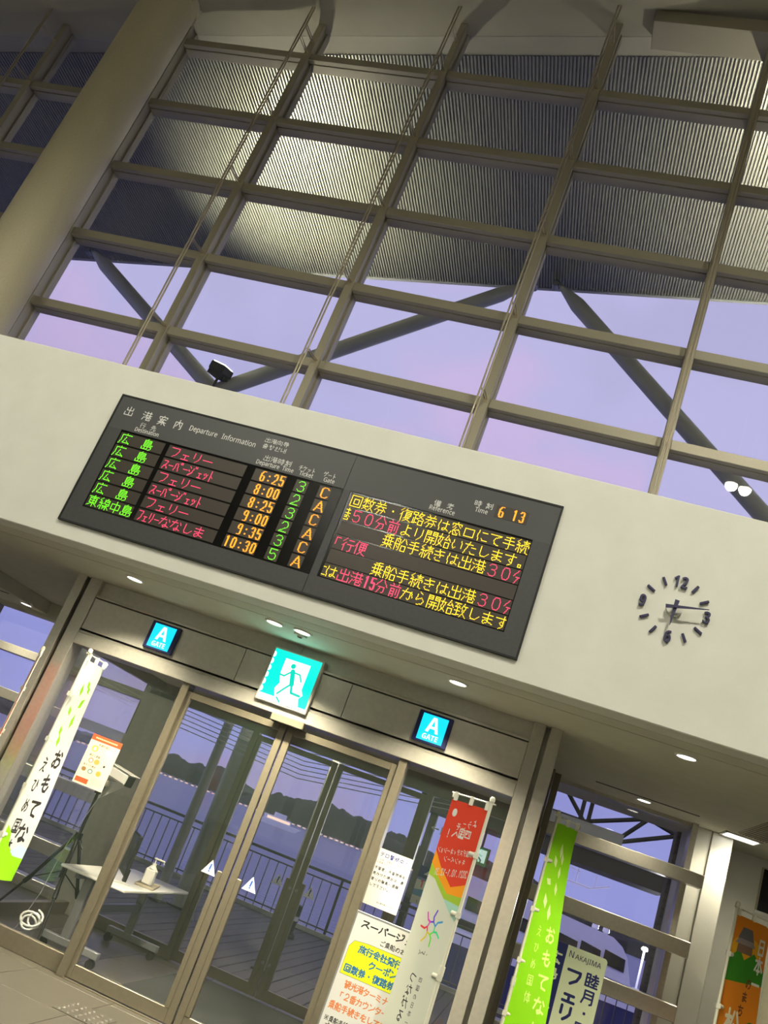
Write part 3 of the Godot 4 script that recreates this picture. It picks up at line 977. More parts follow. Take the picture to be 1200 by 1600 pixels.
# ---------------------------------------------------------------- departure board and clock
func build_board() -> void:
	var o := thing("departure_board", "dark grey departure board with lit rows of ferry times on white fascia", "departure board", Vector3(0, 0, FASCIA_Z))
	var x0 := -3.68
	var x1 := -0.452
	var y0 := 2.735
	var y1 := 3.737
	var mid := -1.841
	var rim := 0.012
	part("rim", Vector3(x0 - rim, y0 - rim, -0.01), Vector3(x1 + rim, y0, 0.02), M.black, o)
	part("rim", Vector3(x0 - rim, y1, -0.01), Vector3(x1 + rim, y1 + rim, 0.02), M.black, o)
	part("rim", Vector3(x0 - rim, y0, -0.01), Vector3(x0, y1, 0.02), M.black, o)
	part("rim", Vector3(x1, y0, -0.01), Vector3(x1 + rim, y1, 0.02), M.black, o)
	# face plates: left and right half, each with an opening for the black windows
	var win_l := [-3.565, -1.845, 2.858, 3.48]
	var win_r := [-1.79, -0.562, 2.862, 3.48]
	var halves := [[x0, mid - 0.002, win_l], [mid + 0.002, x1, win_r]]
	var white := Color(0.86, 0.87, 0.86)
	var grey := Color(0.27, 0.275, 0.28)
	var px := 635.0
	var im := new_image(2048, 170, grey)
	var at := func(x: float, y: float) -> Vector2: return Vector2((x - x0) * px, (y1 - y) * px)
	write(im, "出", at.call(-3.615, 3.668), 48, 48, Vector2(60, 0), 4.2, white)
	write(im, "港", at.call(-3.465, 3.664), 48, 48, Vector2(60, 0), 4.2, white)
	write(im, "案", at.call(-3.335, 3.664), 48, 48, Vector2(60, 0), 4.2, white)
	write(im, "内", at.call(-3.205, 3.664), 48, 48, Vector2(60, 0), 4.2, white)
	write(im, "出港向导", at.call(-2.507, 3.702), 28, 24, Vector2(29, 0), 2.2, white)
	write(im, "출항안내", at.call(-2.507, 3.654), 28, 24, Vector2(29, 0), 2.2, white)
	write(im, "行先", at.call(-3.447, 3.572), 30, 28, Vector2(56, 0), 2.6, white)
	write(im, "出港時刻", at.call(-2.462, 3.575), 32, 29, Vector2(34, 0), 2.6, white)
	write(im, "チケット", at.call(-2.195, 3.568), 19, 25, Vector2(20, 0), 2.2, white)
	write(im, "ゲート", at.call(-2.012, 3.568), 19, 25, Vector2(20, 0), 2.2, white)
	write(im, "備考", at.call(-1.236, 3.575), 31, 28, Vector2(56, 0), 2.6, white)
	write(im, "時刻", at.call(-0.985, 3.645), 31, 27, Vector2(48, 0), 2.6, white)
	var face := print_mat(im, 0.42)
	face.metallic_specular = 0.5
	for h in halves:
		var a: float = h[0]
		var b: float = h[1]
		var w: Array = h[2]
		var st := mb()
		var plate := Node3D.new()
		plate.name = "face_plate"
		o.add_child(plate, true)
		var hi_y: float = w[3]
		printed("header_plate", Vector3(a, hi_y, 0.0), Vector3(b, y1, 0.016), face, M.board, plate, Vector2((a - x0) * px / 2048.0, 0.0), Vector2((b - x0) * px / 2048.0, (y1 - hi_y) * px / 170.0))
		part("foot_plate", Vector3(a, y0, 0.0), Vector3(b, w[2], 0.016), M.board, plate)
		part("side_plate", Vector3(a, w[2], 0.0), Vector3(w[0], hi_y, 0.016), M.board, plate)
		if b - w[1] > 0.01: part("side_plate", Vector3(w[1], w[2], 0.0), Vector3(b, hi_y, 0.016), M.board, plate)
		part("black_window", Vector3(w[0], w[2], 0.0), Vector3(minf(w[1], b), hi_y, 0.011), M.window_black, o)
	part("half_joint", Vector3(mid - 0.002, y0, 0.0), Vector3(mid + 0.002, y1, 0.012), M.black, o)
	# small Latin lettering
	for t in [["Departure", 0.056, -2.965, 3.612], ["Information", 0.056, -2.685, 3.612], ["Destination", 0.044, -3.37, 3.498], ["Departure  Time", 0.044, -2.36, 3.498], ["Ticket", 0.044, -2.125, 3.498], ["Gate", 0.044, -1.957, 3.498], ["Reference", 0.044, -1.168, 3.503], ["Time", 0.044, -0.925, 3.568]]:
		letters("lettering", t[0], t[1], Vector3(t[2], t[3] + 0.012, 0.017), M.lettering, o, false, 0.88)
	# lit rows
	var led := new_image(1024, 832, Color.BLACK)
	var green := Color(0.42, 1.0, 0.02)
	var red := Color(1.0, 0.20, 0.40)
	var amber := Color(1.0, 0.62, 0.05)
	var yellow := Color(1.0, 0.86, 0.03)
	var dest := ["広　島", "広　島", "広　島", "広　島", "広　島", "東線中島"]
	var ship := ["フェリー", "!", "フェリー", "!", "フェリー", "?"]
	var time := ["6:25", "8:00", "8:25", "9:00", "9:35", "10:30"]
	var tick := ["3", "2", "3", "2", "3", "5"]
	var gate := ["C", "A", "C", "A", "C", "A"]
	for r in 6:
		var y := r * 64
		if r < 5:
			dots(led, "広", 1, y, 4, green)
			dots(led, "島", 33, y, 4, green)
		else:
			dots(led, dest[r], 0, y, 4, green)
		if ship[r] == "!":
			var e := dots(led, "スーハ", 66, y, 4, red, true)
			led.fill_rect(Rect2i((e + 1) * 4, y + 4, 12, 4), red); led.fill_rect(Rect2i((e + 1) * 4, y + 12, 12, 4), red)
			led.fill_rect(Rect2i(e * 4, y + 8, 4, 4), red); led.fill_rect(Rect2i((e + 3) * 4, y + 8, 4, 4), red)
			e = dots(led, "ー", e + 5, y, 4, red, true)
			e = dots(led, "シ", e, y, 4, red, true)
			led.fill_rect(Rect2i((e + 1) * 4, y + 4, 4, 12), red); led.fill_rect(Rect2i((e + 3) * 4, y + 4, 4, 12), red)
			dots(led, "ェット", e + 5, y, 4, red, true)
		elif ship[r] == "?":
			var e := dots(led, "フェリー", 65, y, 4, red, true)
			dots(led, "ななしま", e, y, 4, red)
		else:
			dots(led, ship[r], 67, y, 4, red)
		var tw: int = 8 * time[r].length()
		dots(led, time[r], 176 + 39 - tw, y, 4, amber, true, true)
		dots(led, tick[r], 217, y, 4, green)
		dots(led, gate[r], 233, y, 4, amber, false, true)
	var base := 6 * 64
	dots(led, "回数券・復路券は窓口にて手続", 0, base, 4, yellow)
	var e2 := dots(led, "港", -9, base + 64, 4, yellow)
	e2 = dots(led, "50分前", e2, base + 64, 4, red)
	dots(led, "より開始いたします。", e2, base + 64, 4, yellow, false, false, 224)
	e2 = dots(led, "乗船手続きは出港", 55, base + 128, 4, yellow)
	dots(led, "30分", e2, base + 128, 4, red, false, false, 224)
	dots(led, "「", -6, base + 192, 4, red)
	dots(led, "行便", 10, base + 192, 4, red)
	e2 = dots(led, "乗船手続きは出港", 55, base + 256, 4, yellow)
	dots(led, "30分", e2, base + 256, 4, red, false, false, 224)
	dots(led, "に", -10, base + 320, 4, yellow)
	e2 = dots(led, "は", 3, base + 320, 4, yellow)
	e2 = dots(led, "出港", e2, base + 320, 4, red)
	e2 = dots(led, "15", e2, base + 320, 4, red, true, true)
	e2 = dots(led, "分前", e2, base + 320, 4, red)
	dots(led, "から開始致します", e2, base + 320, 4, yellow, false, false, 224)
	dots(led, "6", 2, 768, 4, amber, true, true)
	dots(led, "13", 18, 768, 4, amber, true, true)
	var lm := mat(Color(0.235, 0.21, 0.185), 0.35)
	lm.emission_enabled = true
	lm.emission_texture = ImageTexture.create_from_image(led)
	lm.emission_energy_multiplier = 1.7
	for r in 6:
		var yt := 3.463 - 0.1005 * r
		var cols := [["destination", -3.553, -3.193, 0, 64], ["ship", -3.158, -2.548, 64, 176], ["time", -2.483, -2.246, 176, 216], ["ticket", -2.173, -2.083, 217, 233], ["gate", -2.003, -1.913, 233, 249]]
		for c in cols:
			printed(c[0] + "_led_row", Vector3(c[1], yt - 0.088, 0.011), Vector3(c[2], yt, 0.0135), lm, M.black, o, Vector2(c[3] * 4 / 1024.0, r * 64 / 832.0), Vector2(c[4] * 4 / 1024.0, (r * 64 + 64) / 832.0))
		printed("message_led_row", Vector3(-1.77, yt - 0.09, 0.011), Vector3(-0.568, yt + 0.003, 0.0135), lm, M.black, o, Vector2(0, (base + r * 64) / 832.0), Vector2(896 / 1024.0, (base + r * 64 + 64) / 832.0))
	printed("time_led_row", Vector3(-0.84, 3.562, 0.012), Vector3(-0.63, 3.648, 0.0175), lm, M.black, o, Vector2(0, 768 / 832.0), Vector2(38 * 4 / 1024.0, 1.0))

func build_clock() -> void:
	var o := thing("wall_clock", "dark blue numeral wall clock without a case on the white fascia", "clock", Vector3(0.34, 3.292, FASCIA_Z))
	for n in [["12", 0.0, 0.173], ["3", 0.184, 0.0], ["6", -0.002, -0.174], ["9", -0.184, 0.0]]:
		letters("numeral", n[0], 0.098, Vector3(n[1], n[2], 0.012), M.clock_blue, o, true, 0.82, 0.012)
	for h in [1, 2, 4, 5, 7, 8, 10, 11]:
		var a: float = TAU * h / 12.0
		var st := mb()
		var t := Transform3D(Basis(Vector3.BACK, -a), Vector3.ZERO)
		bev(st, Vector3(-0.0075, 0.15, 0.004), Vector3(0.0075, 0.204, 0.016), 0.002, t)
		obj("hour_mark", st, M.clock_blue, o)
	var st := mb()
	tube(st, Vector3(0, -0.0, 0.0), Vector3(0, -0.0, 0.03), 0.046, 0.046, 32)
	obj("movement_cover", st, M.wall, o)
	# quarter past six: hands with square tails
	for h in [["hour_hand", deg_to_rad(183.5), 0.115, 0.045, 0.013, 0.050], ["minute_hand", deg_to_rad(79.0), 0.186, 0.055, 0.011, 0.058]]:
		st = mb()
		var t := Transform3D(Basis(Vector3.BACK, -h[1]), Vector3.ZERO)
		prism(st, PackedVector2Array([Vector2(-h[4], -h[3]), Vector2(h[4], -h[3]), Vector2(h[4] * 0.85, 0.0), Vector2(0.002, h[2]), Vector2(-0.002, h[2]), Vector2(-h[4] * 0.85, 0.0)]), h[5], h[5] + 0.004, t)
		obj(h[0], st, M.clock_blue, o)
	st = mb()
	tube(st, Vector3(0, 0, 0.03), Vector3(0, 0, 0.066), 0.008, 0.008, 16)
	obj("spindle", st, M.clock_blue, o)

# ---------------------------------------------------------------- signs on the portal
func gate_sign(x: float, label: String) -> void:
	var o := thing("gate_sign", label, "sign", Vector3(x, 2.332, SCREEN_Z - 0.012), 0.0, "gate signs on the portal header")
	part("case", Vector3(-0.124, -0.108, 0), Vector3(0.124, 0.108, 0.03), M.navy, o, 0.004)
	part("lit_sign_face", Vector3(-0.092, -0.092, 0.03), Vector3(0.092, 0.092, 0.034), M.cyan, o)
	letters("sign_letter", "A", 0.145, Vector3(0, 0.022, 0.036), M.white_glow, o, true, 1.0)
	letters("sign_letter", "GATE", 0.05, Vector3(0, -0.062, 0.036), M.white_glow, o, true, 0.95)

func build_signs() -> void:
	gate_sign(-3.142, "navy cased gate sign with glowing cyan face over the left side light")
	gate_sign(-0.948, "navy cased gate sign with glowing cyan face over the right side light")
	# running man sign
	var im := new_image(320, 320, Color(0.0, 0.84, 0.74))
	var S := 320.0
	var w := Color(1, 1, 1)
	var g := Color(0.0, 0.72, 0.62)
	var P := func(pts: Array) -> Array:
		var r := []
		for p in pts: r.append(Vector2(p[0] * S, p[1] * S))
		return r
	fill(im, P.call([[0.27, 0.13], [0.80, 0.13], [0.80, 0.62], [0.86, 0.72], [0.80, 0.80], [0.86, 0.97], [0.0, 0.97], [0.0, 0.90], [0.33, 0.90], [0.27, 0.74], [0.33, 0.62], [0.27, 0.45]]), w)
	fill(im, P.call([[0.0, 0.95], [1.0, 0.95], [1.0, 1.0], [0.0, 1.0]]), w)
	for k in 6: disc(im, Vector2(0.0, (0.12 + 0.14 * k) * S), 0.05 * S, 0.06 * S, w)  # wavy white glare along the left border, painted into the sign print
	disc(im, Vector2(0.47, 0.24) * S, 0.05 * S, 0.05 * S, g)
	ink(im, P.call([[0.50, 0.34], [0.57, 0.58]]), 0.09 * S, g)
	ink(im, P.call([[0.48, 0.35], [0.36, 0.47], [0.27, 0.46]]), 0.032 * S, g)
	ink(im, P.call([[0.52, 0.35], [0.66, 0.36], [0.73, 0.48]]), 0.03 * S, g)
	ink(im, P.call([[0.57, 0.58], [0.62, 0.74], [0.80, 0.75]]), 0.045 * S, g)
	ink(im, P.call([[0.56, 0.58], [0.46, 0.70], [0.36, 0.83]]), 0.035 * S, g)
	ink(im, P.call([[0.38, 0.90], [0.46, 0.97]]), 0.03 * S, g)
	var m := mat(Color.BLACK, 0.3)
	m.emission_enabled = true
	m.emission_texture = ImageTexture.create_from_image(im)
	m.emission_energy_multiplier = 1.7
	var o := thing("exit_sign", "large glowing teal and white running man exit sign above the doors", "exit sign", Vector3(-2.05, 2.338, SCREEN_Z + 0.035))
	part("case", Vector3(-0.205, -0.205, -0.10), Vector3(0.205, 0.205, 0.0), M.panel, o, 0.006)
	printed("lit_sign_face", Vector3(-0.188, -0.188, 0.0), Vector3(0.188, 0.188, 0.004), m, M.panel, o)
	var al := AreaLight3D.new()
	al.name = "lamp_light"
	o.add_child(al)
	al.position = Vector3(0, 0, 0.01)
	al.rotation.y = PI
	al.area_size = Vector2(0.36, 0.36)
	al.light_energy = 0.1
	al.light_color = Color(0.5, 1.0, 0.9)
	al.area_range = 30.0
	al.shadow_enabled = true
	# round detector and slot vents in the low ceiling
	o = thing("smoke_detector", "small round detector in low ceiling beside the paired downlights", "detector", Vector3(-1.98, SOFFIT, -5.79))
	var st := mb()
	lathe(st, [Vector2(0.05, 0.0), Vector2(0.046, -0.012), Vector2(0.02, -0.014), Vector2(0.018, -0.022), Vector2(0.0, -0.023)], Vector3.ZERO, 24)
	obj("body", st, M.soffit, o)
	for s in [[0.249, 1.118, -8.0, "long black slot vent in low ceiling over the right window"], [-6.4, -5.72, -7.75, "black slot vent in low ceiling left of the portal"]]:
		var y := SOFFIT if s[0] > -1.0 else 2.47
		tag(part("slot_vent", Vector3(s[0], y - 0.004, s[2] - 0.014), Vector3(s[1], y + 0.001, s[2] + 0.014), M.black, self), s[3], "vent")
	# square ceiling lamp and louvred grille at the right
	o = thing("square_ceiling_lamp", "bright square ceiling lamp beside the louvred grille", "ceiling lamp", Vector3(1.54, SOFFIT, -8.44))
	for k in 4:
		st = mb()
		bev(st, Vector3(-0.155, -0.012, 0.13), Vector3(0.155, 0.0, 0.155), 0.003, Transform3D(Basis(Vector3.UP, PI / 2 * k), Vector3.ZERO))
		obj("frame", st, M.metal_white, o)
	part("lamp_lens", Vector3(-0.13, -0.006, -0.13), Vector3(0.13, -0.002, 0.13), M.lamp_white, o)
	spot(Vector3(1.54, SOFFIT - 0.02, -8.44), Vector3(1.54, 0, -8.44), 1.8, 78.0, 1.0, 0.12, Color(1, 0.95, 0.84), o)
	o = thing("ceiling_grille", "brown louvred air grille in low ceiling beside square lamp", "grille", Vector3(1.72, SOFFIT, -7.65))
	part("frame", Vector3(-0.26, -0.006, -0.5), Vector3(0.26, 0.0, 0.5), M.bronze, o)
	for k in 22:
		part("slat", Vector3(-0.25 + 0.0228 * k, -0.014, -0.49), Vector3(-0.241 + 0.0228 * k, -0.004, 0.49), M.bronze, o)
	# paired and single downlights
	for d in [[-3.294, -5.69, "round downlight in low ceiling near the left post"], [-2.141, -5.65, "left one of the paired downlights above the exit sign"], [-1.931, -5.66, "right one of the paired downlights above the exit sign"], [-0.811, -5.685, "round downlight in low ceiling before the right gate sign"], [0.654, -5.708, "round downlight in low ceiling below the wall clock"]]:
		downlight(Vector3(d[0], SOFFIT, d[1]), d[2], 9.0, "downlights in the low ceiling")
	downlight(Vector3(0.679, SOFFIT, -8.15), "round downlight beside the long slot vent", 1.3, "downlights in the low ceiling")
	downlight(Vector3(-5.72, 2.47, -8.1), "round downlight in the dropped ceiling at the left window", 3.0, "downlights in the low ceiling")

# ---------------------------------------------------------------- paper and stickers
func build_papers() -> void:
	var ink_c := Color(0.12, 0.12, 0.14)
	# alert notice
	var im := new_image(512, 728, Color(0.83, 0.835, 0.82))
	for r in [[18, 18, 494, 20], [18, 708, 494, 710], [18, 18, 20, 710], [492, 18, 494, 710]]:
		im.fill_rect(Rect2i(r[0], r[1], r[2] - r[0], r[3] - r[1]), Color(0.6, 0.6, 0.62))
	write(im, "テロ警戒中！", Vector2(52, 40), 62, 62, Vector2(70, 0), 7.5, Color(0.12, 0.16, 0.45))
	write(im, "この時間は警戒中、手続の前に", Vector2(40, 128), 26, 26, Vector2(31, 0), 2.2, Color(0.85, 0.35, 0.35))
	write(im, "お見通し下さい。", Vector2(40, 166), 26, 26, Vector2(31, 0), 2.2, Color(0.85, 0.35, 0.35))
	var rows := ["不審者、不審物等を", "見かけた場合は、最", "寄りの職員へ通報", "して下さい。"]
	for k in 4: write(im, rows[k], Vector2(36, 232 + 74 * k), 42, 42, Vector2(50, 0), 5.5, ink_c)
	write(im, "松山観光港ターミナル", Vector2(210, 650), 22, 22, Vector2(24, 0), 2, ink_c)
	printed("alert_notice", Vector3(-1.06, 1.125, SCREEN_Z - 0.086), Vector3(-0.806, 1.485, SCREEN_Z - 0.084), print_mat(im), M.paper, self)
	tag(get_node("alert_notice"), "white printed alert notice taped inside the right side light", "notice")
	# health notice on the left side light
	im = new_image(400, 560, Color(0.86, 0.82, 0.71))
	im.fill_rect(Rect2i(0, 0, 400, 66), Color(0.86, 0.32, 0.16))
	im.fill_rect(Rect2i(18, 486, 170, 54), Color(0.86, 0.32, 0.16))
	for k in 12: im.fill_rect(Rect2i(50 + 25 * k, 26, 19, 16), Color(0.95, 0.75, 0.6))
	write(im, "手続の前に", Vector2(120, 84), 30, 30, Vector2(33, 0), 3, Color(0.45, 0.2, 0.1))
	disc(im, Vector2(96, 150), 42, 36, Color(0.95, 0.75, 0.25))
	disc(im, Vector2(96, 152), 22, 22, Color(0.98, 0.92, 0.8))
	disc(im, Vector2(285, 148), 40, 30, Color(0.55, 0.65, 0.85))
	disc(im, Vector2(285, 150), 24, 18, Color(0.95, 0.9, 0.85))
	write(im, "場合は通報", Vector2(60, 214), 26, 26, Vector2(30, 0), 2.6, Color(0.3, 0.2, 0.15))
	disc(im, Vector2(110, 282), 34, 30, Color(0.9, 0.55, 0.45))
	disc(im, Vector2(190, 282), 36, 30, Color(0.85, 0.6, 0.3))
	disc(im, Vector2(110, 284), 18, 16, Color(0.98, 0.92, 0.85))
	disc(im, Vector2(300, 300), 14, 14, Color(0.25, 0.2, 0.18))
	write(im, "見かけた場合", Vector2(40, 330), 24, 24, Vector2(28, 0), 2.6, Color(0.3, 0.2, 0.15))
	disc(im, Vector2(70, 392), 30, 24, Color(0.55, 0.42, 0.25))
	disc(im, Vector2(160, 396), 34, 28, Color(0.45, 0.55, 0.5))
	disc(im, Vector2(160, 398), 18, 14, Color(0.95, 0.9, 0.85))
	disc(im, Vector2(270, 392), 34, 30, Color(0.9, 0.6, 0.25))
	for k in 6: im.fill_rect(Rect2i(210, 452 + 14 * k, 160, 5), Color(0.6, 0.58, 0.55))
	printed("health_notice", Vector3(-3.375, 1.148, SCREEN_Z - 0.086), Vector3(-3.12, 1.512, SCREEN_Z - 0.084), print_mat(im), M.paper, self)
	tag(get_node("health_notice"), "cream notice with orange bands taped inside the left side light", "notice")
	# telephone poster on the outer glass
	im = new_image(300, 420, Color(0.90, 0.93, 0.97))
	im.fill_rect(Rect2i(0, 0, 300, 130), Color(0.18, 0.24, 0.62))
	fill(im, [Vector2(60, 90), Vector2(110, 40), Vector2(170, 80), Vector2(220, 50), Vector2(260, 95)], Color(0.75, 0.8, 0.92))
	im.fill_rect(Rect2i(0, 130, 300, 26), Color(0.45, 0.5, 0.85))
	write(im, "118", Vector2(30, 150), 84, 84, Vector2(66, 0), 14, Color(0.9, 0.1, 0.2))
	fill(im, [Vector2(0, 270), Vector2(150, 240), Vector2(300, 262), Vector2(300, 330), Vector2(0, 330)], Color(0.35, 0.6, 0.85))
	write(im, "118番", Vector2(60, 370), 28, 28, Vector2(40, 0), 3, ink_c)
	printed("telephone_poster", Vector3(-0.975, 1.155, OUTER_Z - 0.046), Vector3(-0.75, 1.47, OUTER_Z - 0.044), print_mat(im), M.paper, self)
	tag(get_node("telephone_poster"), "blue and white poster reading 118 on the outer side light", "poster")
	# triangular warning stickers
	im = new_image(128, 128, Color(0.92, 0.93, 0.95))
	ink(im, [Vector2(64, 22), Vector2(118, 112), Vector2(10, 112), Vector2(64, 22)], 7, Color(0.75, 0.80, 0.90))
	ink(im, [Vector2(66, 44), Vector2(62, 84)], 15, Color(0.08, 0.30, 0.62))
	disc(im, Vector2(62, 100), 8, 8, Color(0.08, 0.30, 0.62))
	ink(im, [Vector2(36, 96), Vector2(46, 84)], 5, Color(0.9, 0.5, 0.5))
	ink(im, [Vector2(84, 96), Vector2(92, 86)], 5, Color(0.9, 0.5, 0.5))
	var sm := print_mat(im, 0.4)
	for s in [[-2.115, 0.97, SCREEN_Z - 0.053, "triangular warning sticker on the left hall side door"], [-1.80, 0.968, SCREEN_Z - 0.053, "triangular warning sticker on the right hall side door"], [-2.13, 0.93, OUTER_Z - 0.028, "triangular warning sticker on the left outer door"], [-1.82, 0.925, OUTER_Z - 0.028, "triangular warning sticker on the right outer door"]]:
		var st := mb()
		var a := Vector3(0, 0.05, 0.001)
		var b := Vector3(0.053, -0.045, 0.001)
		var c := Vector3(-0.053, -0.045, 0.001)
		vert(st, a, Vector3.BACK, Vector2(0.5, 0.02)); vert(st, b, Vector3.BACK, Vector2(1, 1)); vert(st, c, Vector3.BACK, Vector2(0, 1))
		prism(st, PackedVector2Array([Vector2(0, 0.05), Vector2(0.053, -0.045), Vector2(-0.053, -0.045)]), -0.0005, 0.0005)
		var o := obj("warning_sticker", st, sm)
		o.position = Vector3(s[0], s[1], s[2])
		tag(o, s[3], "sticker", "warning stickers on the doors")
	# small white arrow sign and far exit sign seen through the right side light
	var o := thing("taxi_sign", "small white arrow and car pictogram on the outer side light", "sign", Vector3(-0.93, 1.79, OUTER_Z - 0.044))
	var st2 := mb()
	bev(st2, Vector3(0.03, -0.035, 0), Vector3(0.10, 0.035, 0.003), 0.001)
	obj("plate", st2, M.paper, o)
	st2 = mb()
	prism(st2, PackedVector2Array([Vector2(0.042, -0.014), Vector2(0.088, -0.014), Vector2(0.088, 0.0), Vector2(0.078, 0.004), Vector2(0.072, 0.016), Vector2(0.056, 0.016), Vector2(0.050, 0.004), Vector2(0.042, 0.0)]), 0.003, 0.004)
	obj("car_mark", st2, M.dark_steel, o)
	st2 = mb()
	prism(st2, PackedVector2Array([Vector2(-0.06, 0.0), Vector2(-0.025, 0.03), Vector2(-0.025, 0.015), Vector2(-0.04, 0.005), Vector2(0.01, 0.006), Vector2(0.01, -0.006), Vector2(-0.04, -0.005), Vector2(-0.025, -0.015), Vector2(-0.025, -0.03)]), 0.0, 0.003)
	obj("arrow", st2, M.paper, o)
	o = thing("exit_sign", "small green exit sign outside behind the red topped banner", "exit sign", Vector3(-0.56, 1.72, -8.75))
	part("case", Vector3(-0.085, -0.085, -0.04), Vector3(0.085, 0.085, 0.0), M.dark_steel, o, 0.004)
	part("hanger", Vector3(-0.01, 0.08, -0.03), Vector3(0.01, 0.78, -0.01), M.dark_steel, o)
	im = new_image(96, 96, Color(0.0, 0.36, 0.22))
	im.fill_rect(Rect2i(44, 10, 40, 70), Color(0.8, 0.95, 0.9))
	disc(im, Vector2(40, 22), 9, 9, Color(0.85, 1, 0.95))
	ink(im, [Vector2(40, 34), Vector2(44, 56), Vector2(24, 80)], 9, Color(0.85, 1, 0.95))
	ink(im, [Vector2(44, 56), Vector2(60, 68), Vector2(58, 84)], 8, Color(0.0, 0.36, 0.22))
	ink(im, [Vector2(24, 50), Vector2(40, 38), Vector2(60, 46)], 6, Color(0.5, 0.8, 0.7))
	var xm := mat(Color.BLACK, 0.3)
	xm.emission_enabled = true
	xm.emission_texture = ImageTexture.create_from_image(im)
	xm.emission_energy_multiplier = 0.9
	printed("lit_sign_face", Vector3(-0.078, -0.078, 0.0), Vector3(0.078, 0.078, 0.003), xm, M.dark_steel, o)

# ---------------------------------------------------------------- banners on poles
# rows of the cloth run from the top; at each height the free edge stands off by edge(t)
func banner(called: String, label: String, at: Vector3, top: float, bottom: float, e0: Vector3, e1: Vector3, cloth: Material, wave: float, spare := 0.05) -> Node3D:
	var o := thing(called, label, "banner", at, 0.0, "banners on white poles")
	var st := mb()
	tube(st, Vector3(0, 0, 0), Vector3(0, 1.0, 0), 0.013, 0.012, 12)
	tube(st, Vector3(0, 1.0, 0), Vector3(0, top + 0.02, 0), 0.010, 0.010, 12)
	tube(st, Vector3(0, 0.98, 0), Vector3(0, 1.03, 0), 0.016, 0.016, 12)
	lathe(st, [Vector2(0.009, top), Vector2(0.016, top + 0.012), Vector2(0.016, top + 0.03), Vector2(0.009, top + 0.04), Vector2(0.0, top + 0.042)], Vector3.ZERO, 14)
	obj("pole", st, M.pole, o)
	st = mb()
	tube(st, Vector3(0, top, 0) - e0.normalized() * 0.03, Vector3(0, top - 0.004, 0) + e0 * (1.0 + spare), 0.005, 0.005, 8)
	tube(st, Vector3(0, top - 0.006, 0) + e0 * 0.98, Vector3(0, top - 0.03, 0) + e0 * 0.98, 0.011, 0.011, 8)
	obj("crossbar", st, M.pole, o)
	var nx := 10
	var ny := 44
	var pts := []
	for j in ny + 1:
		var t := float(j) / ny
		var e := e0.lerp(e1, smoothstep(0.0, 1.0, t))
		var side := e.cross(Vector3.UP).normalized()
		for i in nx + 1:
			var s := float(i) / nx
			var p := Vector3(0, lerpf(top - 0.04, bottom, t), 0) + e * (0.04 + 0.96 * s)
			p += side * wave * sin(s * 5.0 + t * 4.0) * s * (0.3 + t)
			pts.append(p)
	st = mb()
	st.set_smooth_group(0)
	for j in ny:
		for i in nx:
			var k := j * (nx + 1) + i
			var q := [k, k + 1, k + nx + 2, k + nx + 1]
			for m in [0, 1, 2, 0, 2, 3]:
				var id: int = q[m]
				st.set_uv(Vector2(float(id % (nx + 1)) / nx, float(id / (nx + 1)) / ny))
				st.set_smooth_group(0)
				st.add_vertex(pts[id])
	st.generate_normals()
	obj("cloth", st, cloth, o)
	for i in 3:
		st = mb()
		var p := e0 * (0.08 + 0.42 * i)
		bx(st, Vector3(-0.012, top - 0.045, -0.008) + p, Vector3(0.012, top + 0.007, 0.008) + p)
		obj("top_loop", st, M.pole, o)
	var yy := top - 0.3
	while yy > 0.3:
		st = mb()
		var d := e0.normalized()
		bx(st, Vector3(-0.014, yy - 0.016, -0.014), Vector3(0.014, yy + 0.016, 0.014))
		tube(st, Vector3(0, yy, 0), Vector3(0, yy, 0) + d * 0.045, 0.013, 0.013, 8)
		obj("side_loop", st, M.pole, o)
		yy -= 0.33
	return o

func leaf_mark(im: Image, c: Vector2, r: float, a: float, col: Color) -> void:
	var d := Vector2(cos(a), sin(a))
	var n := d.orthogonal()
	fill(im, [c - d * r, c + n * r * 0.6 + d * r * 0.2, c + d * r, c - n * r * 0.5], col)

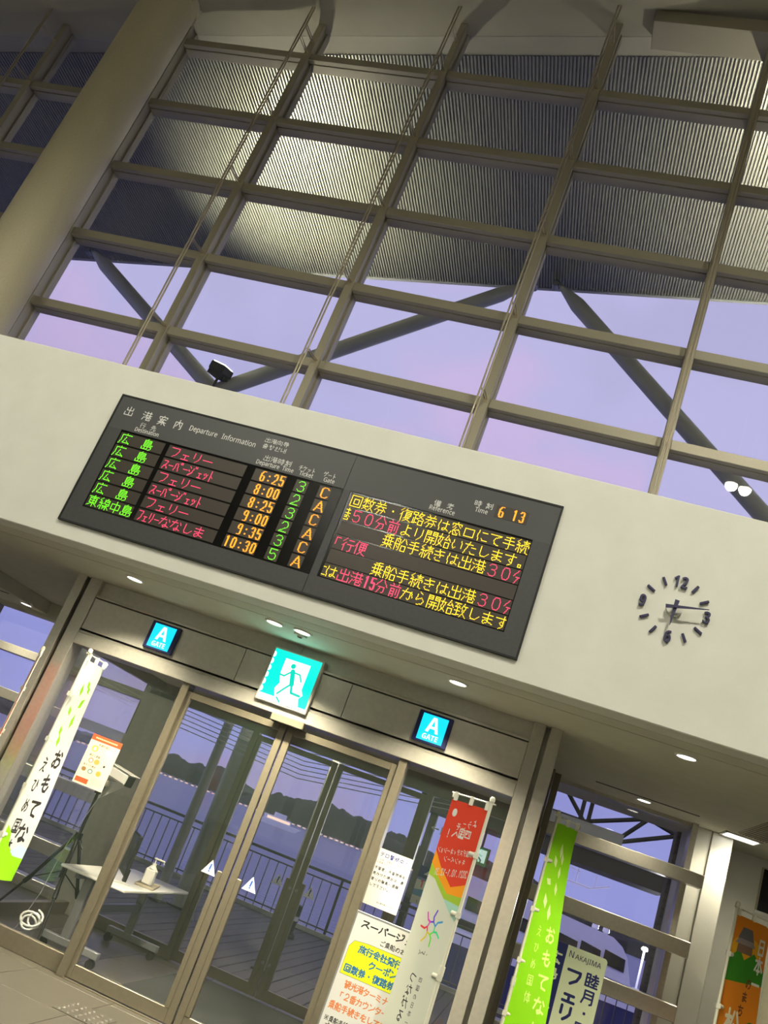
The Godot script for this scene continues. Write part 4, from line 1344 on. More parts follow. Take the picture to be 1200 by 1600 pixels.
func build_banners() -> void:
	var lime := Color(0.56, 0.86, 0.0)
	var white := Color(0.83, 0.84, 0.83)
	var black := Color(0.10, 0.10, 0.11)
	# white banner before the left side light
	var im := new_image(240, 900, white)
	for l in [[150, 90, 26, 0.6], [175, 110, 24, 0.8], [95, 120, 30, 1.3], [165, 170, 32, 2.4], [70, 215, 26, 0.9], [150, 250, 34, 1.7], [70, 300, 26, 1.0], [95, 340, 30, 1.2]]:
		leaf_mark(im, Vector2(l[0], l[1]), l[2], l[3], lime * 0.95)
	write(im, "えひめ国体", Vector2(40, 410), 62, 62, Vector2(2, 84), 7, black)
	write(im, "おもてなし", Vector2(130, 370), 86, 80, Vector2(-8, 102), 11, black)
	fill(im, [Vector2(0, 690), Vector2(60, 720), Vector2(90, 770), Vector2(150, 800), Vector2(240, 812), Vector2(240, 900), Vector2(0, 900)], lime)
	fill(im, [Vector2(120, 790), Vector2(170, 760), Vector2(240, 770), Vector2(240, 812), Vector2(150, 806)], Color(0.7, 0.86, 0.9))
	var cm := print_mat(im, 0.75)
	cm.backlight_enabled = true
	cm.backlight = Color(0.3, 0.3, 0.3)
	banner("white_banner", "white banner with green leaves and brush lettering at left side light", Vector3(-3.415, 0, -5.772), 2.0, 0.42, Vector3(0.005, 0, -0.285), Vector3(0.03, 0, -0.32), cm, 0.012)
	# red topped banner seen from its back, so the print runs backwards
	im = new_image(256, 1000, Color(0.80, 0.82, 0.77))
	var red := Color(0.85, 0.24, 0.13)
	fill(im, [Vector2(0, 0), Vector2(256, 0), Vector2(256, 210), Vector2(190, 262), Vector2(100, 320), Vector2(0, 300)], red)
	fill(im, [Vector2(256, 205), Vector2(190, 258), Vector2(90, 318), Vector2(0, 292), Vector2(0, 340), Vector2(100, 345), Vector2(200, 290), Vector2(256, 255)], Color(0.95, 0.62, 0.05))
	fill(im, [Vector2(256, 255), Vector2(200, 290), Vector2(100, 345), Vector2(0, 340), Vector2(0, 372), Vector2(110, 366), Vector2(200, 310), Vector2(256, 300)], Color(0.62, 0.76, 0.2))
	fill(im, [Vector2(0, 372), Vector2(110, 366), Vector2(60, 400), Vector2(0, 430)], Color(0.62, 0.8, 0.75))
	write(im, "ようこそ", Vector2(40, 50), 30, 30, Vector2(34, 10), 3, white)
	write(im, "四国へ！", Vector2(62, 92), 40, 40, Vector2(42, 6), 5, white)
	write(im, "四国デスティネーション", Vector2(14, 168), 19, 24, Vector2(21, 2), 2.6, white)
	write(im, "キャンペーン", Vector2(46, 204), 20, 24, Vector2(24, 2), 2.6, white)
	write(im, "2021.10.1-12.31", Vector2(6, 240), 20, 30, Vector2(14, 2), 3, white)
	disc(im, Vector2(210, 48), 16, 16, white)
	for k in 7:
		var a := TAU * k / 7.0
		var col := Color.from_hsv(k / 7.0, 0.75, 0.85)
		var cc := Vector2(128, 480)
		ink(im, [cc + Vector2(cos(a), sin(a)) * 24, cc + Vector2(cos(a + 0.25), sin(a + 0.25)) * 40, cc + Vector2(cos(a + 0.1), sin(a + 0.1)) * 66], 7, col)
		ink(im, [cc + Vector2(cos(a), sin(a)) * 24, cc + Vector2(cos(a + 0.9), sin(a + 0.9)) * 24], 6, col)
	write(im, "、しへく", Vector2(100, 560), 16, 16, Vector2(14, 2), 2, black)
	write(im, "つながる、ひろがる", Vector2(120, 640), 42, 42, Vector2(3, 46), 3.6, black)
	write(im, "四国の日本一めくり", Vector2(84, 650), 20, 20, Vector2(1, 30), 2, Color(0.35, 0.35, 0.35))
	fill(im, [Vector2(0, 900), Vector2(60, 930), Vector2(120, 985), Vector2(160, 930), Vector2(256, 850), Vector2(256, 1000), Vector2(0, 1000)], Color(0.96, 0.66, 0.06))
	fill(im, [Vector2(160, 960), Vector2(200, 910), Vector2(256, 890), Vector2(256, 1000), Vector2(180, 1000)], Color(0.55, 0.72, 0.15))
	for k in 6: ink(im, [Vector2(20 + 40 * k, 970), Vector2(44 + 40 * k, 950)], 8, red)
	cm = print_mat(im, 0.75)
	cm.backlight_enabled = true
	cm.backlight = Color(0.25, 0.25, 0.25)
	banner("red_topped_banner", "red topped pale banner with print running backwards before the poster stand", Vector3(-0.364, 0, -5.39), 1.93, 0.42, Vector3(-0.235, 0, -0.11), Vector3(-0.25, 0, -0.10), cm, 0.014)
	# lime banner at the right post
	im = new_image(256, 1000, lime)
	for l in [[128, 110, 34, 1.4], [160, 140, 28, 1.2], [90, 160, 30, 1.0], [160, 200, 26, 1.5], [70, 250, 28, 0.4], [160, 270, 28, 1.3], [80, 330, 34, 1.2], [140, 370, 34, 1.5]]:
		leaf_mark(im, Vector2(l[0], l[1]), l[2], l[3], Color(0.88, 0.95, 0.70))
	write(im, "えひめ国体", Vector2(70, 430), 44, 44, Vector2(4, 66), 4, Color(0.84, 0.94, 0.55))
	write(im, "おもてなし", Vector2(150, 420), 76, 70, Vector2(2, 92), 9, Color(0.86, 0.95, 0.6))
	write(im, "野国", Vector2(120, 880), 90, 60, Vector2(0, 70), 9, Color(0.86, 0.95, 0.6))
	cm = print_mat(im, 0.75)
	cm.backlight_enabled = true
	cm.backlight = Color(0.3, 0.3, 0.3)
	banner("lime_banner", "lime green banner with pale leaf marks beside the right portal post", Vector3(0.018, 0, -6.6), 2.1, 0.5, Vector3(0.16, 0, -0.12), Vector3(0.275, 0, -0.08), cm, 0.02)
	# orange banner in the recess at the right
	im = new_image(300, 1000, Color(0.93, 0.55, 0.08))
	disc(im, Vector2(130, 130), 130, 60, Color(0.96, 0.70, 0.12))
	fill(im, [Vector2(0, 180), Vector2(70, 130), Vector2(120, 170), Vector2(200, 130), Vector2(300, 190), Vector2(300, 250), Vector2(0, 270)], Color(0.22, 0.55, 0.10))
	fill(im, [Vector2(40, 90), Vector2(70, 40), Vector2(150, 40), Vector2(180, 90)], Color(0.45, 0.43, 0.45))
	fill(im, [Vector2(25, 110), Vector2(50, 88), Vector2(175, 88), Vector2(200, 110)], Color(0.62, 0.58, 0.58))
	fill(im, [Vector2(45, 145), Vector2(50, 110), Vector2(175, 110), Vector2(180, 145)], Color(0.55, 0.42, 0.35))
	write(im, "日本一", Vector2(216, 60), 70, 70, Vector2(0, 76), 11, Color(0.95, 0.93, 0.9))
	write(im, "のまち", Vector2(170, 230), 48, 48, Vector2(-14, 56), 6, Color(0.45, 0.22, 0.08))
	write(im, "松山", Vector2(56, 372), 112, 112, Vector2(-8, 120), 16, Color(0.97, 0.93, 0.80))
	disc(im, Vector2(262, 470), 60, 70, Color(0.24, 0.5, 0.16))
	disc(im, Vector2(264, 470), 53, 63, Color(0.85, 0.93, 0.80))
	cm = print_mat(im, 0.75)
	cm.backlight_enabled = true
	cm.backlight = Color(0.25, 0.25, 0.25)
	banner("orange_banner", "orange banner with castle print beside the pale round column", Vector3(1.32, 0, -6.88), 1.95, 0.35, Vector3(0.30, 0, -0.30), Vector3(0.32, 0, -0.26), cm, 0.012)
	# red banner hanging edge on before the left post
	im = new_image(200, 800, Color(0.80, 0.16, 0.09))
	fill(im, [Vector2(0, 360), Vector2(200, 350), Vector2(200, 420), Vector2(0, 430)], Color(0.92, 0.6, 0.06))
	fill(im, [Vector2(0, 430), Vector2(200, 420), Vector2(200, 470), Vector2(0, 480)], Color(0.6, 0.75, 0.2))
	fill(im, [Vector2(0, 480), Vector2(200, 470), Vector2(200, 800), Vector2(0, 800)], white)
	cm = print_mat(im, 0.75)
	banner("edge_on_banner", "narrow red banner turned edge on against the left portal post", Vector3(-3.985, 0, -6.09), 1.93, 0.5, Vector3(0.14, 0, 0.215), Vector3(0.15, 0, 0.23), cm, 0.008)

# ---------------------------------------------------------------- standing boards
func build_stands() -> void:
	var im := new_image(640, 1000, Color(0.83, 0.835, 0.82))
	var blue := Color(0.10, 0.40, 0.62)
	var orange := Color(0.82, 0.48, 0.26)
	var black := Color(0.08, 0.08, 0.08)
	write(im, "スーパージェット", Vector2(60, 28), 76, 70, Vector2(78, 0), 11, black)
	write(im, "ご乗船のお客様へ", Vector2(260, 132), 44, 44, Vector2(46, 0), 5, black)
	fill(im, [Vector2(20, 262), Vector2(52, 212), Vector2(170, 200), Vector2(640, 200), Vector2(640, 480), Vector2(20, 480)], Color(0.86, 0.90, 0.0))
	ink(im, [Vector2(20, 262), Vector2(52, 212), Vector2(170, 200), Vector2(640, 200)], 3, Color(0.4, 0.4, 0.2))
	ink(im, [Vector2(20, 262), Vector2(20, 480), Vector2(640, 480)], 3, Color(0.4, 0.4, 0.2))
	write(im, "旅行会社発行の", Vector2(110, 226), 62, 62, Vector2(64, 0), 10, blue)
	write(im, "クーポン券", Vector2(230, 310), 62, 62, Vector2(64, 0), 10, blue)
	write(im, "回数券・復路券　等", Vector2(40, 396), 62, 62, Vector2(64, 0), 10, blue)
	write(im, "観光港ターミナル内", Vector2(90, 512), 56, 60, Vector2(56, 0), 8, orange)
	write(im, "「2番カウンターにて", Vector2(60, 600), 56, 60, Vector2(56, 0), 8, orange)
	write(im, "乗船手続きをしてくださ", Vector2(20, 690), 54, 60, Vector2(56, 0), 8, orange)
	write(im, "※乗船手続きをされていない", Vector2(20, 800), 40, 44, Vector2(42, 0), 5, black)
	write(im, "ご了承ください", Vector2(40, 852), 40, 44, Vector2(42, 0), 5, black)
	var o := thing("poster_stand", "white poster stand with yellow panel of blue lettering before the doors", "poster stand", Vector3(-0.735, 0, -5.72), 0.0)
	var tilt := Transform3D(Basis(Vector3.RIGHT, deg_to_rad(-6.0)), Vector3(0, 0.0, 0.1))
	var st := mb()
	bev(st, Vector3(-0.235, 0.12, -0.012), Vector3(0.235, 1.115, 0.0), 0.003, tilt)
	obj("backing_board", st, M.grey, o)
	printed("sheet", Vector3(-0.225, 0.40, 0.0), Vector3(0.225, 1.1, 0.003), print_mat(im), M.paper, o, Vector2.ZERO, Vector2.ONE, tilt)
	for s in [-1, 1]:
		st = mb()
		bev(st, Vector3(s * 0.225 - 0.012, 0.0, -0.03), Vector3(s * 0.225 + 0.012, 1.11, -0.012), 0.003, tilt)
		obj("front_leg", st, M.grey, o)
		st = mb()
		tube(st, Vector3(s * 0.225, 0.01, -0.3), Vector3(s * 0.225, 1.08, -0.03), 0.011)
		obj("rear_leg", st, M.grey, o)
	# two tone ferry sign
	o = thing("ferry_sign", "navy and cream standing sign naming the ferry lines behind lime banner", "sign", Vector3(0.36, 0, -7.5))
	var tw := 0.60
	im = new_image(512, 1024, Color(0.90, 0.95, 0.82))
	im.fill_rect(Rect2i(0, 0, 256, 1024), Color(0.11, 0.15, 0.42))
	var navy := Color(0.11, 0.15, 0.42)
	var pale := Color(0.90, 0.95, 0.82)
	write(im, "広島・呉", Vector2(160, 60), 74, 74, Vector2(0, 92), 11, pale)
	write(im, "スーハ", Vector2(20, 30), 104, 92, Vector2(0, 98), 14, pale)
	disc(im, Vector2(112, 236), 14, 14, pale)
	disc(im, Vector2(112, 236), 6, 6, navy)
	ink(im, [Vector2(72, 340), Vector2(72, 420)], 14, pale)
	write(im, "ジェット", Vector2(20, 430), 104, 92, Vector2(0, 98), 14, pale)
	write(im, "フェリ", Vector2(276, 120), 112, 100, Vector2(0, 104), 17, navy)
	write(im, "睦月・野", Vector2(404, 110), 84, 84, Vector2(0, 96), 11, navy)
	var pts := PackedVector2Array([Vector2(-0.32, 0.12), Vector2(0.28, 0.12)])
	for k in 7: pts.append(Vector2(0.255, 1.292) + Vector2(cos(PI / 2 * k / 6.0), sin(PI / 2 * k / 6.0)) * 0.025)
	for k in 7: pts.append(Vector2(-0.295, 1.292) + Vector2(-sin(PI / 2 * k / 6.0), cos(PI / 2 * k / 6.0)) * 0.025)
	st = mb()
	prism(st, pts, -0.012, 0.0)
	obj("backing_board", st, M.metal_white, o)
	st = mb()
	var tri := Geometry2D.triangulate_polygon(pts)
	for i in range(0, tri.size(), 3):
		var q := [pts[tri[i]], pts[tri[i + 1]], pts[tri[i + 2]]]
		if (q[1] - q[0]).cross(q[2] - q[0]) > 0.0: q = [q[0], q[2], q[1]]
		for p in q: vert(st, Vector3(p.x, p.y, 0.001), Vector3.BACK, Vector2((p.x + 0.32) / tw, (1.317 - p.y) / 1.2))
	obj("printed_face", st, print_mat(im, 0.4), o)
	letters("lettering", "N", 0.062, Vector3(0.02, 1.262, 0.002), M.navy, o, false, 1.0)
	letters("lettering", "AKAJIMA", 0.05, Vector3(0.145, 1.257, 0.002), M.navy, o, false, 1.0)
	for s in [-0.22, 0.18]:
		st = mb()
		bev(st, Vector3(s - 0.015, 0.0, -0.04), Vector3(s + 0.015, 0.6, -0.012), 0.003)
		bev(st, Vector3(s - 0.02, 0.0, -0.2), Vector3(s + 0.02, 0.03, 0.18), 0.004)
		obj("foot", st, M.grey, o)

# ---------------------------------------------------------------- things inside the vestibule
func build_vestibule_things() -> void:
	# folding table on castors
	var o := thing("folding_table", "white topped folding table on castors inside the vestibule", "table", Vector3(-3.05, 0, -7.25))
	var ty := 0.578
	part("table_top", Vector3(-0.29, ty - 0.022, -0.66), Vector3(0.27, ty, 0.66), M.plastic_white, o, 0.006)
	part("apron", Vector3(-0.2, ty - 0.07, -0.55), Vector3(-0.17, ty - 0.022, 0.55), M.grey, o)
	for s in [-0.55, 0.56]:
		part("leg", Vector3(-0.1, 0.1, s - 0.02), Vector3(-0.03, ty - 0.022, s + 0.02), M.grey, o, 0.004)
		var f := part("foot", Vector3(-0.25, 0.07, s - 0.025), Vector3(0.24, 0.12, s + 0.025), M.grey, o, 0.004)
		for cx in [-0.22, 0.2]:
			var st := mb()
			tube(st, Vector3(cx, 0.032, s - 0.022), Vector3(cx, 0.032, s - 0.006), 0.032, 0.032, 18)
			tube(st, Vector3(cx, 0.032, s + 0.006), Vector3(cx, 0.032, s + 0.022), 0.032, 0.032, 18)
			bev(st, Vector3(cx - 0.02, 0.03, s - 0.012), Vector3(cx + 0.02, 0.078, s + 0.012), 0.004)
			obj("castor", st, M.rubber, f)
	part("cross_beam", Vector3(-0.085, 0.3, -0.55), Vector3(-0.045, 0.36, 0.55), M.grey, o, 0.004)
	# dispenser on a tray
	o = thing("tray", "flat beige tray on the white table", "tray", Vector3(-2.9, ty, -7.25), 0.25)
	part("plate", Vector3(-0.08, 0.0, -0.16), Vector3(0.08, 0.008, 0.16), M.tray, o, 0.003)
	for k in 4:
		var st := mb()
		var along := 0.16 if k % 2 == 0 else 0.08
		var off := 0.076 if k % 2 == 0 else 0.156
		bev(st, Vector3(off - 0.004, 0.004, -along), Vector3(off + 0.004, 0.018, along), 0.002, Transform3D(Basis(Vector3.UP, PI / 2 * k), Vector3.ZERO))
		obj("rim", st, M.tray, o)
	o = thing("sanitizer_bottle", "white pump sanitizer bottle on the tray", "bottle", Vector3(-2.9, ty + 0.008, -7.22))
	var st := mb()
	bev(st, Vector3(-0.045, 0.0, -0.035), Vector3(0.045, 0.13, 0.035), 0.014)
	lathe(st, [Vector2(0.036, 0.128), Vector2(0.02, 0.15), Vector2(0.014, 0.155)], Vector3.ZERO, 16)
	obj("bottle_body", st, M.plastic_white, o)
	st = mb()
	tube(st, Vector3(0, 0.15, 0), Vector3(0, 0.17, 0), 0.018, 0.018, 14)
	tube(st, Vector3(0, 0.17, 0), Vector3(0, 0.2, 0), 0.006, 0.006, 8)
	bev(st, Vector3(-0.014, 0.198, -0.012), Vector3(0.075, 0.212, 0.012), 0.004)
	tube(st, Vector3(0.07, 0.205, 0), Vector3(0.078, 0.182, 0), 0.006, 0.005, 8)
	obj("pump", st, M.plastic_white, o)
	# monitor turned edge on
	o = thing("monitor", "thin black monitor standing edge on at the table end", "monitor", Vector3(-2.99, ty, -6.9), deg_to_rad(-58.0))
	st = mb()
	bev(st, Vector3(-0.2, 0.06, -0.012), Vector3(0.2, 0.36, 0.012), 0.004)
	obj("panel", st, M.black, o)
	part("screen", Vector3(-0.19, 0.075, 0.012), Vector3(0.19, 0.35, 0.013), M.boat_glass, o)
	part("stand", Vector3(-0.03, 0.0, -0.05), Vector3(0.03, 0.1, -0.02), M.black, o, 0.003)
	part("foot", Vector3(-0.1, 0.0, -0.08), Vector3(0.1, 0.008, 0.06), M.plastic_white, o, 0.003)
	# thermal camera on a tripod
	o = thing("tripod", "black camera tripod behind the left side light", "tripod", Vector3(-3.42, 0, -6.82))
	var hub := Vector3(0, 0.74, 0)
	st = mb()
	tube(st, Vector3(0, 0.45, 0), Vector3(0, 1.13, 0), 0.013)
	obj("centre_post", st, M.tripod, o)
	st = mb()
	tube(st, hub - Vector3(0, 0.03, 0), hub + Vector3(0, 0.05, 0), 0.035, 0.03, 14)
	tube(st, Vector3(0, 1.1, 0), Vector3(0, 1.17, 0), 0.03, 0.035, 14)
	tube(st, Vector3(0.0, 0.76, 0.0), Vector3(0.09, 0.69, 0.02), 0.006, 0.006, 8)
	obj("head", st, M.tripod, o)
	for a in [[-0.42, 0.1], [0.22, 0.33], [0.2, -0.36]]:
		var foot := Vector3(a[0], 0.012, a[1])
		st = mb()
		tube(st, hub + Vector3(a[0], 0, a[1]) * 0.07, hub.lerp(foot, 0.5), 0.014, 0.014)
		tube(st, hub.lerp(foot, 0.48), hub.lerp(foot, 0.56), 0.018, 0.018)
		tube(st, hub.lerp(foot, 0.5), foot, 0.010, 0.009)
		var lg := obj("leg", st, M.tripod, o)
		st = mb()
		lathe(st, [Vector2(0.0, 0.02), Vector2(0.016, 0.016), Vector2(0.018, 0.0), Vector2(0.0, -0.012)], foot, 12)
		obj("rubber_foot", st, M.rubber, lg)
		st = mb()
		tube(st, Vector3(0, 0.5, 0), hub.lerp(foot, 0.5), 0.005, 0.005, 6)
		obj("brace", st, M.tripod, lg)
	o = thing("thermal_camera", "white bullet camera with cable on top of the tripod", "camera", Vector3(-3.42, 1.17, -6.82))
	st = mb()
	bev(st, Vector3(-0.05, 0.0, -0.04), Vector3(0.05, 0.05, 0.04), 0.01)
	tube(st, Vector3(0, 0.04, 0), Vector3(0.02, 0.09, 0), 0.025, 0.025, 14)
	obj("mount", st, M.plastic_white, o)
	var ct := Transform3D(Basis(Vector3.UP, deg_to_rad(-12.0)) * Basis(Vector3.BACK, deg_to_rad(-8.0)), Vector3(0.04, 0.13, 0))
	st = mb()
	bev(st, Vector3(-0.02, -0.05, -0.05), Vector3(0.2, 0.045, 0.05), 0.016, ct)
	obj("camera_body", st, M.plastic_white, o)
	st = mb()
	bev(st, Vector3(-0.04, 0.046, -0.055), Vector3(0.235, 0.054, 0.055), 0.003, ct)
	obj("sunshade", st, M.plastic_white, o)
	st = mb()
	bx(st, Vector3(0.2, -0.045, -0.045), Vector3(0.206, 0.035, 0.045), ct)
	obj("front_glass", st, M.black, o)
	st = mb()
	lathe(st, [Vector2(0.0, -0.05), Vector2(0.045, -0.03), Vector2(0.05, 0.02), Vector2(0.03, 0.05), Vector2(0.0, 0.055)], Vector3(-0.03, 0.1, 0), 16)
	obj("rear_dome", st, M.plastic_white, o)
	st = mb()
	prism(st, PackedVector2Array([Vector2(-0.02, -0.12), Vector2(0.19, 0.07), Vector2(0.03, 0.05), Vector2(-0.06, -0.06)]), -0.055, -0.05)
	obj("bracket_plate", st, M.plastic_white, o)
	tag(mesh_of("power_cable", [Vector3(-3.38, 1.24, -6.78), Vector3(-3.34, 1.12, -6.72), Vector3(-3.36, 0.9, -6.66), Vector3(-3.38, 0.65, -6.6), Vector3(-3.36, 0.35, -6.52), Vector3(-3.40, 0.1, -6.48), Vector3(-3.46, 0.012, -6.46), Vector3(-3.55, 0.012, -6.45)], 0.0032, M.grey), "thin white cable hanging down the tripod", "cable")
	# coiled white hose on the floor by the tripod
	var coil := []
	for k in 40:
		var a := TAU * k / 12.0
		coil.append(Vector3(-3.30 + cos(a) * (0.045 + 0.0008 * k), 0.16 + 0.05 * sin(a) + 0.001 * k, -6.46 + 0.05 * sin(a * 0.5)))
	tag(mesh_of("cable_coil", coil, 0.008, M.plastic_white), "coiled white cable hanging low by the table foot", "cable")

func mesh_of(called: String, pts: Array, r: float, m: Material) -> MeshInstance3D:
	var st := mb()
	wire(st, pts, r)
	return obj(called, st, m)

# ---------------------------------------------------------------- outdoors
func build_outdoors() -> void:
	# timber deck of single planks along z
	var d := structure("floor_deck", "dark timber deck outside the doors")
	part("bearers", Vector3(-12, -0.3, -14.15), Vector3(5, -0.036, -8.7), M.dark_steel, d)
	var pm := mb()
	bev(pm, Vector3(-0.067, -0.035, -5.43), Vector3(0.067, 0.0, 0.0), 0.004)
	var pmesh := pm.commit()
	for k in 115:
		var p := MeshInstance3D.new()
		p.mesh = pmesh
		p.material_override = M.deck
		p.name = "plank"
		d.add_child(p, true)
		p.position = Vector3(-11.9 + 0.145 * k, -0.002 * (k % 3), -8.71)
	# pier wall below the deck and the sea
	part("pier_wall", Vector3(-40, -7, -14.2), Vector3(30, -0.3, -8.75), M.concrete, d)
	var sea := mb()
	quad(sea, Vector3(-1500, -5, -1800), Vector3(1500, -5, -1800), Vector3(1500, -5, -14.2), Vector3(-1500, -5, -14.2))
	tag(obj("sea", sea, M.water), "calm violet blue sea beyond the railing", "sea", "", "stuff")
	# railing at the deck edge
	var r := thing("railing", "dark metal railing with thin balusters along the deck edge", "railing", Vector3(-3.5, 0, -14.0))
	for y in [[0.83, 0.87], [0.74, 0.76], [0.1, 0.12]]:
		part("rail", Vector3(-8.2, y[0], -0.02), Vector3(8.0, y[1], 0.02), M.rail, r, 0.004)
	for k in 109:
		var x := -8.1 + 0.148 * k
		part("post" if k % 12 == 0 else "baluster", Vector3(x - (0.02 if k % 12 == 0 else 0.006), 0, -0.012), Vector3(x + (0.02 if k % 12 == 0 else 0.006), 0.83 if k % 12 == 0 else 0.74, 0.012), M.rail, r)
	part("kerb", Vector3(-8.2, 0, -0.06), Vector3(8.0, 0.06, 0.06), M.strut, r)
	# pipes and posts of the outdoor shelter
	for p in [[-4.22, -11.0, 0.065, "slim grey pipe post outside the left door"], [-3.98, -11.2, 0.12, "thick grey pipe post beside the slim one"], [-2.72, -11.2, 0.06, "slim grey pipe post outside the right door"]]:
		var o := thing("pipe_post", p[3], "post", Vector3(p[0], 0, p[1]), 0.0, "posts of the outdoor shelter")
		var st := mb()
		tube(st, Vector3.ZERO, Vector3(0, 2.75, 0), p[2], p[2], 20)
		obj("shaft", st, M.strut, o)
		st = mb()
		tube(st, Vector3(0, 0, 0), Vector3(0, 0.02, 0), p[2] + 0.06, p[2] + 0.06, 20)
		obj("base_plate", st, M.dark_steel, o)
	var sp := thing("square_post", "bright lit square post outside between the outer doors", "post", Vector3(-2.33, 0, -9.5))
	part("shaft", Vector3(-0.045, 0, -0.045), Vector3(0.045, 2.45, 0.045), M.strut, sp, 0.004)
	part("base_plate", Vector3(-0.09, 0, -0.09), Vector3(0.09, 0.015, 0.09), M.dark_steel, sp)
	var sh := structure("ceiling_shelter", "pale soffit of the outdoor shelter above the deck")
	part("board", Vector3(-5.2, 2.5, -10.3), Vector3(-0.2, 2.56, -8.7), M.soffit, sh)
	part("beam", Vector3(-5.2, 2.42, -10.4), Vector3(-0.2, 2.6, -10.3), M.strut, sh)
	for k in 3:
		downlight(Vector3(-2.2 + 0.75 * k, 2.5, -9.3), ["shelter downlight outside above the square post", "shelter downlight outside above the right outer door", "shelter downlight outside above the right side light"][k], 2.0, "downlights of the outdoor shelter")
	# thin white wires strung under the shelter, in two fans
	var net := thing("wire_net", "fans of thin white wires strung under the outdoor shelter", "net", Vector3(-3.0, 2.3, -10.6))
	for k in 9:
		var st := mb()
		tube(st, Vector3(-1.6, 0.08 - 0.055 * k, 0.2), Vector3(-0.1, 0.02 - 0.055 * k, -0.4), 0.006, 0.006, 5)
		obj("wire", st, M.metal_white, net)
		st = mb()
		tube(st, Vector3(-0.1, 0.02 - 0.055 * k, -0.4), Vector3(2.0, 0.30 - 0.055 * k, -0.2), 0.006, 0.006, 5)
		obj("wire", st, M.metal_white, net)
	var bo := thing("mooring_post", "short black mooring post on the deck by the railing", "bollard", Vector3(-2.94, 0, -12.58))
	var bs := mb()
	lathe(bs, [Vector2(0.0, 0.42), Vector2(0.09, 0.42), Vector2(0.1, 0.40), Vector2(0.085, 0.08), Vector2(0.12, 0.05), Vector2(0.13, 0.0)], Vector3.ZERO, 20)
	obj("body", bs, M.rubber, bo)
	bs = mb()
	lathe(bs, [Vector2(0.0935, 0.22), Vector2(0.096, 0.25), Vector2(0.0965, 0.28)], Vector3.ZERO, 20)
	obj("white_band", bs, M.plastic_white, bo)
	# covered gangway with a truss on its roof, right of the portal
	var g := thing("gangway", "dark covered gangway with a steel truss along its roof", "gangway", Vector3(0.6, 0, -14.3))
	part("roof_slab", Vector3(-2.6, 2.24, -0.8), Vector3(1.15, 2.62, 0.3), M.dark_steel, g)
	part("edge_strip", Vector3(-2.6, 2.6, 0.3), Vector3(0.4, 2.82, 0.42), M.grey, g)
	var nodes := [Vector2(-1.9, 2.85), Vector2(-0.62, 3.3), Vector2(-0.18, 2.85), Vector2(0.72, 3.2), Vector2(1.16, 3.1), Vector2(0.3, 2.7)]
	for c in [[0, 1], [1, 2], [2, 3], [3, 5], [3, 4], [4, 5], [0, 2]]:
		var st := mb()
		tube(st, Vector3(nodes[c[0]].x, nodes[c[0]].y, 0), Vector3(nodes[c[1]].x, nodes[c[1]].y, 0), 0.032, 0.032, 8)
		obj("truss_bar", st, M.dark_steel, g)
	for x in [-0.24, -0.12]:
		part("truss_post", Vector3(x - 0.03, 2.6, -0.04), Vector3(x + 0.03, 3.5, 0.04), M.dark_steel, g)
	part("top_chord", Vector3(-2.6, 3.42, -0.05), Vector3(1.2, 3.5, 0.05), M.dark_steel, g)
	for x in [-2.4, -1.2]:
		part("leg", Vector3(x - 0.06, -0.3, -0.5), Vector3(x + 0.06, 2.24, -0.38), M.dark_steel, g)
	# dark brick pier just outside the pillar
	var bp := structure("wall_brick_pier", "dark brick pier outside the low window")
	part("core", Vector3(1.165, 0, -9.75), Vector3(1.42, 2.9, -9.5), M.grout, bp)
	var bk := mb()
	bev(bk, Vector3(-0.062, -0.034, -0.06), Vector3(0.062, 0.034, 0.012), 0.004)
	var bmesh := bk.commit()
	for k in 38:
		for j in 2:
			var b := MeshInstance3D.new()
			b.mesh = bmesh
			b.material_override = M.brick
			b.name = "brick"
			bp.add_child(b, true)
			b.position = Vector3(1.228 + 0.13 * j, 0.04 + 0.075 * k, -9.5)
	build_ferry()
	build_far_shore()

